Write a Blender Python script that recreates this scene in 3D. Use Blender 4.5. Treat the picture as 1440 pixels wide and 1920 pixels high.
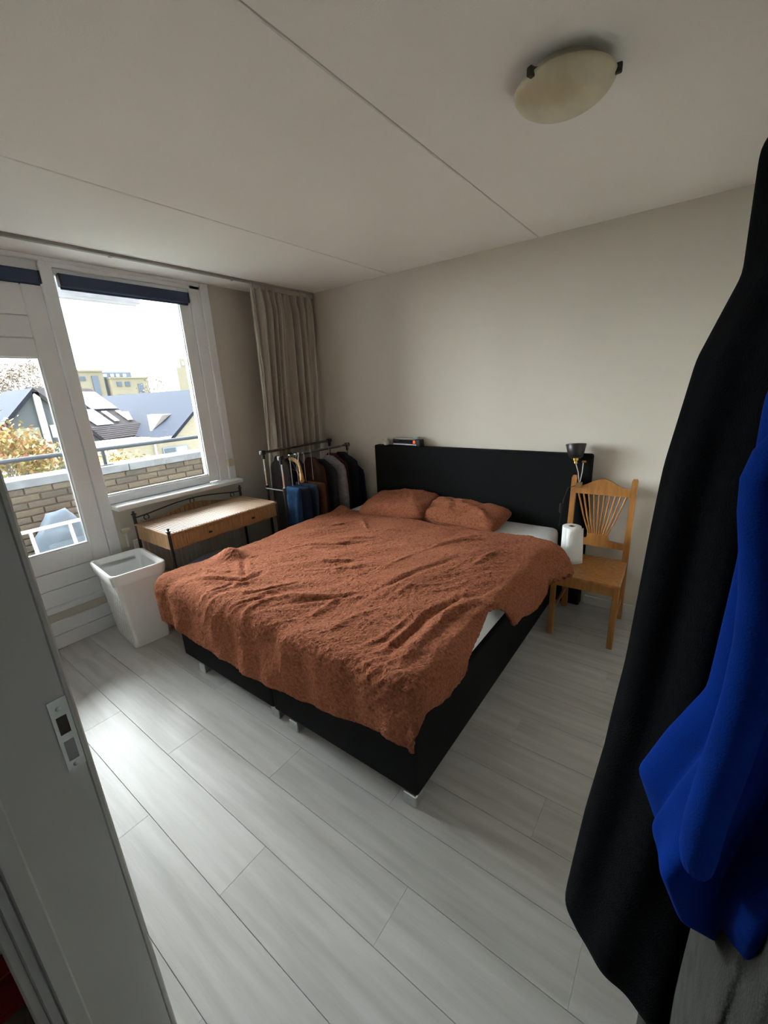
import bpy, bmesh, math, random
from mathutils import Vector, Matrix, noise
R = math.radians
random.seed(7)
SC = bpy.context.scene
COL = SC.collection
for o in list(bpy.data.objects):
    bpy.data.objects.remove(o)

# ------------------------------------------------------------------ camera, sky, exposure
cam_d = bpy.data.cameras.new('camera')
cam_d.sensor_fit = 'HORIZONTAL'; cam_d.sensor_width = 36.0
cam_d.lens = 779.87 / 1440 * 36.0
cam_d.clip_start = 0.02; cam_d.clip_end = 400
cam = bpy.data.objects.new('camera', cam_d); COL.objects.link(cam)
YAW, PITCH, ROLL = 0.6507, -0.2896, 0.0528
Rm = Matrix.Rotation(YAW, 3, 'Z') @ Matrix.Rotation(PITCH, 3, 'X') @ Matrix.Rotation(ROLL, 3, 'Y')
right, fwd, up = Rm.col[0], Rm.col[1], Rm.col[2]
m3 = Matrix((right, up, -fwd)).transposed()
cam.matrix_world = Matrix.Translation((2.80, -3.2232, 1.6846)) @ m3.to_4x4()
SC.camera = cam

world = bpy.data.worlds.new('overcast_sky'); SC.world = world
world.use_nodes = True
wn, wl = world.node_tree.nodes, world.node_tree.links
bg = wn['Background']
tc = wn.new('ShaderNodeTexCoord'); nz = wn.new('ShaderNodeTexNoise'); rp = wn.new('ShaderNodeValToRGB')
nz.inputs['Scale'].default_value = 2.2; nz.inputs['Detail'].default_value = 5
rp.color_ramp.elements[0].position = 0.30; rp.color_ramp.elements[0].color = (0.80, 0.90, 1.0, 1)
rp.color_ramp.elements[1].position = 0.70; rp.color_ramp.elements[1].color = (1.0, 1.02, 1.04, 1)
wl.new(tc.outputs['Generated'], nz.inputs['Vector']); wl.new(nz.outputs['Fac'], rp.inputs['Fac'])
wl.new(rp.outputs['Color'], bg.inputs['Color'])
bg.inputs['Strength'].default_value = 0.85
SC.view_settings.view_transform = 'Standard'; SC.view_settings.look = 'None'
SC.view_settings.gamma = 1.0; SC.view_settings.use_curve_mapping = False
SC.view_settings.exposure = 2.82
sun_d = bpy.data.lights.new('cloud_veiled_sun', 'SUN'); sun_d.energy = 14.5; sun_d.angle = R(135); sun_d.color = (0.95, 0.985, 1.0)
sun = bpy.data.objects.new('cloud_veiled_sun', sun_d); COL.objects.link(sun)
sun.location = (-20, 0, 15)
sun.rotation_euler = Vector((0.80, 0.06, -0.60)).to_track_quat('-Z', 'Y').to_euler()

# ------------------------------------------------------------------ materials
MATS = {}
def mat(name, c, rough=0.6, c2=None, nscale=8.0, stretch=(1, 1, 1), bump=0.0, bscale=60.0, metal=0.0, spec=0.5, sheen=0.0, coat=0.0, detail=4.0, contrast=(0.35, 0.65), sub=0.0):
    if name in MATS: return MATS[name]
    m = bpy.data.materials.new(name); m.use_nodes = True; MATS[name] = m
    n, l = m.node_tree.nodes, m.node_tree.links
    b = n['Principled BSDF']
    b.inputs['Base Color'].default_value = (*c, 1)
    b.inputs['Roughness'].default_value = rough
    b.inputs['Metallic'].default_value = metal
    b.inputs['Specular IOR Level'].default_value = spec
    if sheen: b.inputs['Sheen Weight'].default_value = sheen; b.inputs['Sheen Roughness'].default_value = 0.4; b.inputs['Sheen Tint'].default_value = (*[min(1, x * 2.2 + .05) for x in c], 1)
    if coat: b.inputs['Coat Weight'].default_value = coat
    if sub: b.inputs['Transmission Weight'].default_value = sub
    t = n.new('ShaderNodeTexCoord'); mp = n.new('ShaderNodeMapping'); mp.inputs['Scale'].default_value = stretch
    l.new(t.outputs['Object'], mp.inputs['Vector'])
    c2 = c2 or tuple(x * 0.9 for x in c)
    tx = n.new('ShaderNodeTexNoise'); tx.inputs['Scale'].default_value = nscale; tx.inputs['Detail'].default_value = detail
    l.new(mp.outputs['Vector'], tx.inputs['Vector'])
    r = n.new('ShaderNodeValToRGB'); e = r.color_ramp.elements
    e[0].position, e[1].position = contrast; e[0].color = (*c2, 1); e[1].color = (*c, 1)
    l.new(tx.outputs['Fac'], r.inputs['Fac']); l.new(r.outputs['Color'], b.inputs['Base Color'])
    if bump:
        t2 = n.new('ShaderNodeTexNoise'); t2.inputs['Scale'].default_value = bscale; t2.inputs['Detail'].default_value = 3
        l.new(mp.outputs['Vector'], t2.inputs['Vector'])
        bp = n.new('ShaderNodeBump'); bp.inputs['Strength'].default_value = bump; bp.inputs['Distance'].default_value = 0.01
        l.new(t2.outputs['Fac'], bp.inputs['Height']); l.new(bp.outputs['Normal'], b.inputs['Normal'])
    return m

def glass(name='window_glass', tint=(0.97, 0.99, 0.98)):
    if name in MATS: return MATS[name]
    m = bpy.data.materials.new(name); m.use_nodes = True; MATS[name] = m
    n, l = m.node_tree.nodes, m.node_tree.links; n.remove(n['Principled BSDF'])
    tr = n.new('ShaderNodeBsdfTransparent'); tr.inputs['Color'].default_value = (*tint, 1)
    gl = n.new('ShaderNodeBsdfGlossy'); gl.inputs['Roughness'].default_value = 0.0
    fr = n.new('ShaderNodeFresnel'); fr.inputs['IOR'].default_value = 1.45
    mx = n.new('ShaderNodeMixShader'); l.new(fr.outputs['Fac'], mx.inputs['Fac'])
    l.new(tr.outputs['BSDF'], mx.inputs[1]); l.new(gl.outputs['BSDF'], mx.inputs[2])
    l.new(mx.outputs['Shader'], n['Material Output'].inputs['Surface'])
    return m

wall_paint = mat('beige_wall_paint', (0.635, 0.598, 0.53), 0.85, (0.62, 0.583, 0.515), 3.0, bump=0.10, bscale=140, spec=0.25)
ceil_paint = mat('ceiling_paint', (0.87, 0.87, 0.835), 0.9, (0.86, 0.86, 0.825), 2.0, bump=0.08, bscale=200, spec=0.2)
white_paint = mat('white_gloss_paint', (0.80, 0.825, 0.85), 0.42, (0.78, 0.805, 0.83), 5.0)
off_white = mat('off_white_paint', (0.70, 0.69, 0.66), 0.5, (0.67, 0.66, 0.63), 4.0)
jamb_paint = mat('grey_white_jamb_paint', (0.47, 0.47, 0.445), 0.45, (0.45, 0.45, 0.425), 3.0)
black_fabric = mat('black_bed_fabric', (0.012, 0.0125, 0.014), 0.95, (0.008, 0.0085, 0.0095), 140, bump=0.5, bscale=700, spec=0.12)
steel = mat('brushed_steel', (0.55, 0.56, 0.57), 0.38, (0.48, 0.49, 0.5), 40, metal=1.0)
sheet_white = mat('white_cotton_sheet', (0.75, 0.76, 0.79), 0.9, (0.70, 0.71, 0.74), 20, bump=0.25, bscale=30, spec=0.2)
def plush_mat():
    m = mat('rust_teddy_fleece', (0.315, 0.115, 0.064), 0.97, (0.205, 0.072, 0.039), 80, bump=1.0, bscale=120, spec=0.05, sheen=0.2, detail=6, contrast=(0.36, 0.60))
    return m
plush = plush_mat()
chair_wood = mat('honey_pine_varnish', (0.42, 0.19, 0.05), 0.38, (0.31, 0.13, 0.032), 5, stretch=(8, 8, 1), coat=0.2)
wicker = mat('honey_wicker', (0.42, 0.245, 0.11), 0.55, (0.27, 0.14, 0.055), 24, stretch=(6, 6, .35), bump=0.6, bscale=30, contrast=(.4, .6))
iron = mat('dark_wrought_iron', (0.035, 0.033, 0.036), 0.5, (0.025, 0.024, 0.026), 30, metal=0.4)
plastic_white = mat('white_plastic', (0.87, 0.88, 0.88), 0.35, (0.85, 0.86, 0.86), 4)
plastic_black = mat('black_plastic', (0.015, 0.015, 0.016), 0.4, (0.01, 0.01, 0.011), 20)
chrome = mat('chrome', (0.8, 0.8, 0.82), 0.15, (0.75, 0.75, 0.77), 10, metal=1.0)
brass = mat('brass', (0.65, 0.42, 0.12), 0.25, (0.5, 0.32, 0.09), 10, metal=1.0)
curtain_m = mat('taupe_curtain_fabric', (0.40, 0.365, 0.315), 0.9, (0.355, 0.32, 0.275), 260, stretch=(1, 1, .2), bump=0.15, bscale=500, spec=0.15)
blind_m = mat('navy_blind_fabric', (0.035, 0.055, 0.11), 0.7, (0.03, 0.047, 0.095), 60)

# ------------------------------------------------------------------ mesh helpers
class MB:
    def __init__(s): s.bm = bmesh.new()
    def box(s, x0, x1, y0, y1, z0, z1, bev=0.0, seg=2, M=None):
        vs = [s.bm.verts.new(Vector(p)) for p in ((x0,y0,z0),(x1,y0,z0),(x1,y1,z0),(x0,y1,z0),(x0,y0,z1),(x1,y0,z1),(x1,y1,z1),(x0,y1,z1))]
        fs = [s.bm.faces.new([vs[i] for i in f]) for f in ((3,2,1,0),(4,5,6,7),(0,1,5,4),(1,2,6,5),(2,3,7,6),(3,0,4,7))]
        if M is not None:
            for v in vs: v.co = M @ v.co
        if bev:
            es = list({e for f in fs for e in f.edges})
            bmesh.ops.bevel(s.bm, geom=es, offset=bev, segments=seg, affect='EDGES', profile=0.5)
        return s
    def bar(s, a, b, w, d, upv=(0, 0, 1), bev=0.0):
        a, b = Vector(a), Vector(b); t = (b - a); L = t.length; t.normalize()
        u = Vector(upv).cross(t)
        if u.length < 1e-5: u = Vector((1, 0, 0)).cross(t)
        u.normalize(); v = t.cross(u)
        M = Matrix((u, v, t)).transposed().to_4x4(); M.translation = a
        return s.box(-w/2, w/2, -d/2, d/2, 0, L, bev, 1, M)
    def tube(s, pts, r, n=10, cap=True):
        pts = [Vector(p) for p in pts]; rs = r if isinstance(r, (list, tuple)) else [r] * len(pts)
        rings = []; pu = None
        for i, p in enumerate(pts):
            t = (pts[min(i+1, len(pts)-1)] - pts[max(i-1, 0)])
            if t.length < 1e-9: t = Vector((0, 0, 1))
            t.normalize()
            if pu is None:
                u = t.orthogonal().normalized()
            else:
                u = pu - t * pu.dot(t); u.normalize()
            pu = u; v = t.cross(u)
            rings.append([s.bm.verts.new(p + (u * math.cos(2*math.pi*k/n) + v * math.sin(2*math.pi*k/n)) * rs[i]) for k in range(n)])
        for a, b in zip(rings, rings[1:]):
            for k in range(n): s.bm.faces.new((a[k], a[(k+1) % n], b[(k+1) % n], b[k]))
        if cap:
            s.bm.faces.new(rings[0][::-1]); s.bm.faces.new(rings[-1])
        return s
    def lathe(s, prof, c=(0, 0, 0), n=24, M=None):
        c = Vector(c); rings = []
        for r, z in prof:
            ring = []
            for k in range(n):
                p = Vector((max(r, 1e-4) * math.cos(2*math.pi*k/n), max(r, 1e-4) * math.sin(2*math.pi*k/n), z))
                if M is not None: p = M @ p
                ring.append(s.bm.verts.new(p + c))
            rings.append(ring)
        for a, b in zip(rings, rings[1:]):
            for k in range(n): s.bm.faces.new((a[k], a[(k+1) % n], b[(k+1) % n], b[k]))
        return s
    def rings(s, rings, cap=True, closed=True):
        R_ = [[s.bm.verts.new(Vector(p)) for p in r] for r in rings]; n = len(R_[0])
        for a, b in zip(R_, R_[1:]):
            for k in range(n if closed else n-1): s.bm.faces.new((a[k], a[(k+1) % n], b[(k+1) % n], b[k]))
        if cap and closed: s.bm.faces.new(R_[0][::-1]); s.bm.faces.new(R_[-1])
        return s
    def prism(s, pts, vec):
        vec = Vector(vec); a = [s.bm.verts.new(Vector(p)) for p in pts]; b = [s.bm.verts.new(Vector(p) + vec) for p in pts]
        n = len(a)
        for k in range(n): s.bm.faces.new((a[k], a[(k+1) % n], b[(k+1) % n], b[k]))
        s.bm.faces.new(a[::-1]); s.bm.faces.new(b)
        return s
    def grid(s, P):
        V = [[s.bm.verts.new(Vector(p)) for p in row] for row in P]
        for a, b in zip(V, V[1:]):
            for k in range(len(a)-1): s.bm.faces.new((a[k], a[k+1], b[k+1], b[k]))
        return s
    def mesh(s, name, m, smooth=False):
        bmesh.ops.recalc_face_normals(s.bm, faces=s.bm.faces)
        me = bpy.data.meshes.new(name); s.bm.to_mesh(me); s.bm.free()
        me.materials.append(m)
        if smooth:
            me.polygons.foreach_set('use_smooth', [True] * len(me.polygons))
            if smooth != 'all': me.set_sharp_from_angle(angle=R(40))
        me.update(); return me
    def build(s, name, m, parent=None, smooth=False):
        o = bpy.data.objects.new(name, s.mesh(name, m, smooth)); COL.objects.link(o)
        if parent: o.parent = parent
        return o
def put(name, me, parent=None, loc=(0, 0, 0), rz=0):
    o = bpy.data.objects.new(name, me); COL.objects.link(o); o.location = loc; o.rotation_euler.z = rz
    if parent: o.parent = parent
    return o
def tag(o, label=None, cat=None, group=None, kind=None):
    if label: o['label'] = label
    if cat: o['category'] = cat
    if group: o['group'] = group
    if kind: o['kind'] = kind
    return o
def empty(name, loc=(0, 0, 0), rz=0, label=None, cat=None, group=None, kind=None):
    o = bpy.data.objects.new(name, None); COL.objects.link(o); o.location = loc; o.rotation_euler.z = rz
    o.empty_display_size = 0.1
    return tag(o, label, cat, group, kind)
def struct(name, mb, m, parent=None, smooth=False, label=None):
    o = mb.build(name, m, parent, smooth)
    if not parent: o['kind'] = 'structure'
    if label: o['label'] = label
    return o
def solidify(o, t, off=0):
    md = o.modifiers.new('solid', 'SOLIDIFY'); md.thickness = t; md.offset = off
def subsurf(o, n=1):
    md = o.modifiers.new('sub', 'SUBSURF'); md.levels = n; md.render_levels = n

# ------------------------------------------------------------------ room shell
XW, XR, YF, YB, H = -0.72, 3.06, -3.08, 0.0, 2.60
# floor with separate laminate planks
plank_mats = []
def plank_mat(i, a, b):
    m = mat('whitewashed_laminate_%d' % i, a, 0.36, b, 3.2, stretch=(0.55, 7.0, 1), bump=0.05, bscale=14, spec=0.5, detail=7, contrast=(0.30, 0.66))
    n, l = m.node_tree.nodes, m.node_tree.links
    ob = n.new('ShaderNodeObjectInfo'); ad = n.new('ShaderNodeVectorMath'); ad.operation = 'ADD'
    sc_ = n.new('ShaderNodeVectorMath'); sc_.operation = 'SCALE'; sc_.inputs['Scale'].default_value = 37.0
    cm = n.new('ShaderNodeCombineXYZ'); l.new(ob.outputs['Random'], cm.inputs[0]); l.new(ob.outputs['Random'], cm.inputs[1])
    l.new(cm.outputs[0], sc_.inputs[0])
    mp = [x for x in n if x.type == 'MAPPING'][0]; t = [x for x in n if x.type == 'TEX_COORD'][0]
    l.new(t.outputs['Object'], ad.inputs[0]); l.new(sc_.outputs[0], ad.inputs[1]); l.new(ad.outputs[0], mp.inputs['Vector'])
    return m
PM = [plank_mat(0, (0.50, 0.497, 0.485), (0.375, 0.368, 0.35)), plank_mat(1, (0.52, 0.517, 0.505), (0.415, 0.407, 0.39)), plank_mat(2, (0.485, 0.482, 0.47), (0.36, 0.352, 0.335))]
groove = mat('grey_joint', (0.30, 0.29, 0.275), 0.9)
ceil_joint = mat('ceiling_joint', (0.55, 0.54, 0.51), 0.9)
floor = struct('floor', MB().box(XW-.1, XR+.05, YF-.005, YB+.02, -0.06, -0.011), groove)
W0, Y0 = 0.2007, -2.7991
rows = list(range(-2, 15)); plank_cache = {}
joints = {-1: 1.141}
for k in rows:
    ya, yb = Y0 + W0*k, Y0 + W0*(k+1)
    ya, yb = max(ya, YF), min(yb, YB)
    if yb - ya < 0.02: continue
    j = joints.get(k, (0.37 + 0.53*k) % 1.29)
    cuts = [XW] + sorted(x for x in [j + 1.29*q for q in range(-4, 5)] if XW + .05 < x < XR - .05) + [XR]
    for xa, xb in zip(cuts, cuts[1:]):
        L_, w_ = round(xb-xa, 4), round(yb-ya, 4)
        if (L_, w_) not in plank_cache:
            plank_cache[(L_, w_)] = MB().box(-L_/2 + .0001, L_/2 - .0001, -w_/2 + .0006, w_/2 - .0006, -0.011, 0, 0.0009, 1).mesh('plank', PM[0])
        me = plank_cache[(L_, w_)]
        o = put('plank', me, floor, ((xa+xb)/2, (ya+yb)/2, 0))
        o.material_slots[0].link = 'OBJECT'; o.material_slots[0].material = PM[random.randrange(3)]
# ceiling: concrete slabs with open joints
ceil = struct('ceiling', MB().box(XW-.2, XR+.1, YF-.005, YB+.05, H+.006, H+.12), ceil_joint)
sx = [XW-.03, 0.5385, 1.7693, 3.0001, XR+.05]
for a, b in zip(sx, sx[1:]):
    if b - a < .02: continue
    MB().box(a+.004, b-.004, YF, YB+.02, H, H+.03, 0.003, 1).build('ceiling_slab', ceil_paint, ceil)
struct('wall_back', MB().box(XW-.2, XR+.1, YB, YB+.12, -.06, H+.1), wall_paint)
struct('wall_right', MB().box(XR, XR+.1, YF-.16, YB, -.06, H+.1), wall_paint)
# window wall: panel below the sill, pier beside the curtain, pier beyond the balcony door
wl_ = MB().box(-.98, XW, -2.06, -.93, -.06, .90)
wl_.box(-.98, XW, -.93, 0.0, -.06, H+.1)
wl_.box(-.98, XW, YF-.16, -2.79, -.06, H+.1)
wl_.box(-.98, XW-.005, -2.79, -2.06, -.06, .285)
struct('wall_left', wl_, wall_paint)
# wall with the doorway the picture is taken from
JX0, JX1 = 1.95, 2.96
wf = MB().box(XW-.1, JX0-.005, YF-.16, YF, -.06, H+.1).box(JX1+.005, 4.0, YF-.16, YF, -.06, H+.1).box(JX0-.005, JX1+.005, YF-.16, YF, 2.14, H+.1)
struct('wall_front', wf, wall_paint)
bb = MB().box(2.26, XR, -.012, 0, 0, .07, .003, 1).box(XW, .33, -.012, 0, 0, .07, .003, 1)
struct('baseboard_back', bb, off_white)
bl = MB().box(XW, -.69, -2.95, -2.06, 0, .102, .003, 1).box(XW, -.692, -2.95, -2.06, .106, .20, .004, 1)
struct('baseboard_left', bl, white_paint)

# hallway behind the camera
hall_paint = mat('hall_wall_paint', (0.70, 0.69, 0.66), 0.85)
struct('floor_hall', MB().box(1.1, 4.2, -5.0, YF-.01, -.06, -.004), mat('hall_floor', (0.42, 0.40, 0.36), 0.6, (0.34, 0.32, 0.28), 6))
struct('ceiling_hall', MB().box(1.1, 4.2, -5.0, YF-.16, H, H+.1), ceil_paint)
struct('wall_hall_left', MB().box(1.0, 1.26, -5.0, YF-.16, -.06, H+.1), hall_paint)
struct('wall_hall_right', MB().box(3.9, 4.0, -5.0, YF-.16, -.06, H+.1), hall_paint)
struct('wall_hall_end', MB().box(1.0, 4.0, -5.0, -4.9, -.06, H+.1), hall_paint)
red = mat('dark_red_paint', (0.42, 0.02, 0.035), 0.4, (0.34, 0.015, 0.026), 8)
struct('baseboard_hall', MB().box(1.26, 1.34, -4.9, YF-.165, 0, .05, .004, 1).box(1.34, 1.43, -4.9, YF-.165, 0, .03, .006, 2), red, label='dark red painted board along the hallway floor')

# door jamb with strike plate
tr = empty('trim_1', (JX0, YF, 0), kind='structure')
j = MB()
j.box(-.035, 0, -.028, .0, 0, 2.12)          # rebate face next to the room
j.box(-.035, 0, -.118, -.028, 0, 2.12)
j.box(-.035, .014, -.150, -.118, 0, 2.12, .003, 1)     # door stop
j.box(-.035, .003, -.168, -.150, 0, 2.12, .003, 1)
j.box(-.09, .0, .0, .012, 0, 2.16, .003, 1)
j.build('jamb', jamb_paint, tr)
j2 = MB().box(JX1-JX0, JX1-JX0+.035, -.165, 0, 0, 2.12).box(-.035, JX1-JX0+.035, -.165, 0, 2.12, 2.14)
j2.build('jamb', jamb_paint, tr)
MB().box(-.10, -.006, -.185, -.165, 0, 2.2, .004, 1).build('architrave', jamb_paint, tr)
plate = MB()
zc = 1.112
def rr(z0, z1, y0, y1): plate.box(0, .0022, y0, y1, z0, z1)
rr(zc-.075, zc+.075, -.027, -.0215); rr(zc-.075, zc+.075, -.0055, .001)
rr(zc+.040, zc+.075, -.0215, -.0055); rr(zc-.012, zc+.002, -.0215, -.0055); rr(zc-.075, zc-.056, -.0215, -.0055)
sp = plate.build('strike_plate', mat('satin_zinc', (0.50, 0.53, 0.51), 0.35, (0.45, 0.48, 0.46), 30, metal=0.5), tr)
MB().box(0.0002, .0006, -.0215, -.0055, zc+.002, zc+.040).build('latch_hole', mat('latch_recess_brown', (0.05, 0.035, 0.028), 0.8), sp)
MB().box(0.0003, .0014, -.0215, -.0055, zc-.056, zc-.012).build('bolt_pocket', mat('dull_zinc', (0.30, 0.32, 0.31), 0.5), sp)
for zz in (zc+.056, zc-.066):
    MB().lathe([(.0001, .0034), (.0035, .0032), (.0048, .0022), (.0048, 0)], (0, -.0135, zz), 12, Matrix.Rotation(R(90), 3, 'Y')).build('screw', steel, sp, True)

# open bedroom door, folded back against the right wall
d2 = empty('door_2', (JX1, YF+.03, 0), kind='structure')
MB().box(-.02, .02, 0, .93, .01, 2.08, .002, 1).build('door_leaf', jamb_paint, d2)
for yy, zz in ((.30, 1.86), (.60, 2.0)):
    MB().tube([(-.02, yy, zz), (-.05, yy, zz-.005), (-.065, yy, zz+.02)], .006, 8).build('coat_hook', steel, d2, True)

# ------------------------------------------------------------------ window, balcony door
w1 = empty('window_1', (XW, -1.55, 0), kind='structure')
def fr(x0, x1, y0, y1, z0, z1, b=.004): return MB().box(x0-XW, x1-XW, y0+1.55, y1+1.55, z0, z1, b, 1)
def addf(mb, x0, x1, y0, y1, z0, z1, b=.004): return mb.box(x0-XW, x1-XW, y0+1.55, y1+1.55, z0, z1, b, 1)
c = fr(XW-.02, -.695, -1.000, -.930, .90, 2.598); c.build('casing', white_paint, w1)
c = fr(-.82, -.715, -1.09, -1.00, .92, 2.575)
addf(c, -.82, -.715, -2.10, -1.00, 2.545, 2.59)
addf(c, -.82, -.705, -2.80, -.93, 2.575, 2.60)
addf(c, -.82, -.712, -2.105, -2.03, .29, 2.56)
c.build('frame', white_paint, w1)
c = fr(-.81, -.735, -1.185, -1.09, .94, 2.55)
addf(c, -.81, -.735, -2.03, -1.185, .935, 1.00); addf(c, -.81, -.735, -2.03, -1.185, 2.505, 2.55)
c.build('sash', white_paint, w1)
c = fr(-.765, -.752, -1.19, -1.178, 1.0, 2.51, .002); addf(c, -.765, -.752, -2.03, -1.18, .998, 1.012, .002)
c.build('glazing_bead', white_paint, w1)
fr(-.775, -.771, -2.035, -1.18, .99, 2.51, 0).build('pane', glass(), w1)
fr(-.80, -.605, -2.03, -.925, .895, .932, .006).build('window_sill', white_paint, w1)

dr = empty('door_1', (XW, -2.44, 0), kind='structure')
def dbx(x0, x1, y0, y1, z0, z1, b=.004): return MB().box(x0-XW, x1-XW, y0+2.44, y1+2.44, z0, z1, b, 1)
dbx(-.79, -.728, -2.222, -2.108, .30, 2.43, .006).build('stile', white_paint, dr)
dbx(-.79, -.728, -2.775, -2.66, .30, 2.43, .006).build('stile', white_paint, dr)
for z0, z1 in ((1.99, 2.104), (2.109, 2.238), (2.243, 2.43)):
    dbx(-.785, -.731, -2.66, -2.222, z0, z1, .004).build('board', white_paint, dr)
for z0, z1 in ((.305, .424), (.429, .551), (.556, .695)):
    dbx(-.785, -.729, -2.66, -2.222, z0, z1, .003).build('board', white_paint, dr)
dbx(-.783, -.745, -2.665, -2.217, 1.992, 2.428, 0).build('backing_panel', white_paint, dr)  # both backing panels added to stop daylight leaking through the board gaps
dbx(-.783, -.745, -2.665, -2.217, .305, .692, 0).build('backing_panel', white_paint, dr)
dbx(-.762, -.758, -2.665, -2.218, .69, 1.995, 0).build('pane', glass(), dr)
b_ = dbx(-.755, -.736, -2.232, -2.220, .70, 1.99, .003); b_.box(-.755-XW, -.733-XW, -.222, .222, .694, .708, .003, 1); b_.box(-.755-XW, -.736-XW, -.222, .222, 1.982, 1.993, .003, 1)
b_.build('glazing_bead', white_paint, dr)
dbx(-.80, -.705, -2.79, -2.10, .262, .298, .004).build('threshold', white_paint, dr)
dbx(-.81, -.74, -2.79, -2.10, 2.515, 2.575, .003).build('transom_rail', white_paint, dr)
dbx(-.775, -.771, -2.78, -2.105, 2.42, 2.52, 0).build('transom_pane', glass(), dr)
dbx(-.81, -.72, -2.795, -2.775, .29, 2.575, .003).build('side_post', white_paint, dr)

def roller(name, y0, y1, z0, z1, x0, label):
    e = empty(name, (x0, (y0+y1)/2, z1), label=label, cat='blind')
    h = (y1-y0)/2
    MB().box(-.055, 0, -h, h, z0-z1, 0, .012, 3).build('rolled_fabric', blind_m, e)
    MB().box(-.035, -.02, -h, h, z0-z1-.012, z0-z1+.004, .003, 1).build('bottom_bar', blind_m, e)
    for s in (-1, 1): MB().box(-.05, .003, s*h-.006, s*h+.006, z0-z1+.005, -.002, .002, 1).build('bracket', plastic_black, e)
    return e
roller('roller_blind', -2.005, -1.115, 2.432, 2.515, -.700, 'navy blue roller blind rolled up above the wide window')
roller('roller_blind', -2.775, -2.112, 2.432, 2.515, -.712, 'short navy blue roller blind rolled up above the balcony door')
bc = empty('blind_cord', (-.675, -.985, 1.10), label='pale pull cord with cream winder box on the window casing', cat='cord')
MB().tube([(.0, 0, 0), (-.004, -.01, .5), (-.006, -.03, 1.0), (-.012, -.06, 1.41)], .0016, 6).build('cord', off_white, bc)
MB().box(-.02, .012, -.03, .025, -.045, .02, .005, 2).build('winder', mat('cream_plastic', (0.62, 0.58, 0.42), 0.4), bc)

cr = empty('curtain_rail', (-.38, -1.5, H), label='thin grey curtain rail running along the ceiling in front of the window', cat='curtain rail')
rail_m = mat('grey_rail', (0.30, 0.29, 0.265), 0.5)
MB().box(-.015, .015, -1.57, 1.495, -.018, 0, .002, 1).build('track', rail_m, cr)
for yy in (-1.2, -.3, .6, 1.3): MB().box(-.02, .02, yy-.01, yy+.01, -.022, -.0005, .002, 1).build('bracket', rail_m, cr)

# curtain
def curtain():
    nu, nv = 150, 70; P = []
    for i in range(nv):
        v = i / (nv-1); z = 2.578 - v * 2.54
        row = []
        gather = min(1.0, v / 0.07)
        for k in range(nu):
            u = k / (nu-1)
            spread = 1.0 + .06 * math.sin(v*2.2)
            y = -.712 + u * .69 * (1 if v < .05 else spread) - .055 * v * (1-u) - .13 * u * min(1, v*1.4)
            y = min(y, -.03)
            a = 0.010 + .030 * gather
            ph = 2*math.pi * (9.5*u + .45*math.sin(3.1*u + 1.2) + .5*v*math.sin(5*u + .6))
            x = -.382 + a * (math.sin(ph) + .40*math.sin(2.3*ph + 2*v)) + .012*math.sin(9*u + 4*v) + .012*gather*noise.noise(Vector((u*9, v*4, 2)))
            if v < .05: x += .004 * math.sin(2*math.pi*24*u)
            row.append((x, y, z))
        P.append(row)
    return P
cu = empty('curtain', (0, 0, 0), label='taupe pleated curtain hanging in the corner beside the window', cat='curtain')
o = MB().grid(curtain()).build('drape', curtain_m, cu, 'all'); solidify(o, .003)
hem = [[(-.385 + .03*math.sin(zz*4)*.2, -.735 - .03*(2.58-zz)/2.5 + dx, zz) for dx in (0, .012, .026)] for zz in [2.575 - .1*q for q in range(26)]]
o = MB().grid(hem).build('lining_edge', mat('cream_lining', (0.62, 0.60, 0.53), 0.9), cu, 'all'); solidify(o, .003)
MB().box(-.40, -.366, -.73, -.012, 2.545, 2.583, .006, 2).build('heading_tape', curtain_m, cu)

# radiator under the window
ra = empty('radiator', (-.665, -1.48, .13), label='white ribbed panel radiator under the window sill', cat='radiator')
rad_m = mat('radiator_enamel', (0.78, 0.78, 0.74), 0.4)
MB().box(-.03, 0.0, -.47, .47, 0, .50, .006, 2).build('panel', rad_m, ra)
for q in range(23):
    MB().box(.0, .013, -.45+q*.0409-.011, -.45+q*.0409+.011, .03, .47, .006, 2).build('rib', rad_m, ra) if q == 0 else None
rib_me = [o for o in bpy.data.objects if o.name.startswith('rib')][0].data
for q in range(1, 23): put('rib', rib_me, ra, (0, q*.0409, 0))
MB().tube([(-.02, -.47, .46), (-.02, -.505, .46), (-.02, -.505, .60)], .008, 8).build('pipe', rad_m, ra, True)
MB().lathe([(.001, -.03), (.018, -.03), (.021, -.01), (.021, .02), (.016, .03), (.001, .03)], (.015, -.515, .60), 16, Matrix.Rotation(R(90), 3, 'X')).build('thermostat_valve', mat('cream_plastic', (0.62, 0.58, 0.42), 0.4), ra, True)

# ------------------------------------------------------------------ bed
BX0, BX1, BY0, BY1 = .25, 2.07, -2.14, -.085
bed = empty('boxspring_bed', ((BX0+BX1)/2, (BY0+BY1)/2, 0), label='black fabric boxspring bed with plain black headboard and steel feet', cat='bed')
bcx, bcy = (BX0+BX1)/2, (BY0+BY1)/2
MID = 1.160
def bpart(name, x0, x1, y0, y1, z0, z1, m, bev, par=bed, seg=3):
    return MB().box(x0-bcx, x1-bcx, y0-bcy, y1-bcy, z0, z1, bev, seg).build(name, m, par, True)
bases = [bpart('box_base', BX0, MID-.002, BY0, BY1, .058, .41, black_fabric, .014), bpart('box_base', MID+.002, BX1, BY0, BY1, .058, .41, black_fabric, .014)]
for x, y, b in ((.455, -2.115, 0), (1.158, -2.105, 0), (1.315, -2.115, 1), (2.033, -2.115, 1), (.455, -.3, 0), (2.03, -.75, 1)):
    MB().box(x-.032-bcx, x+.032-bcx, y-.03-bcy, y+.03-bcy, 0, .06, .004, 1).build('foot', steel, bases[b])
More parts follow.
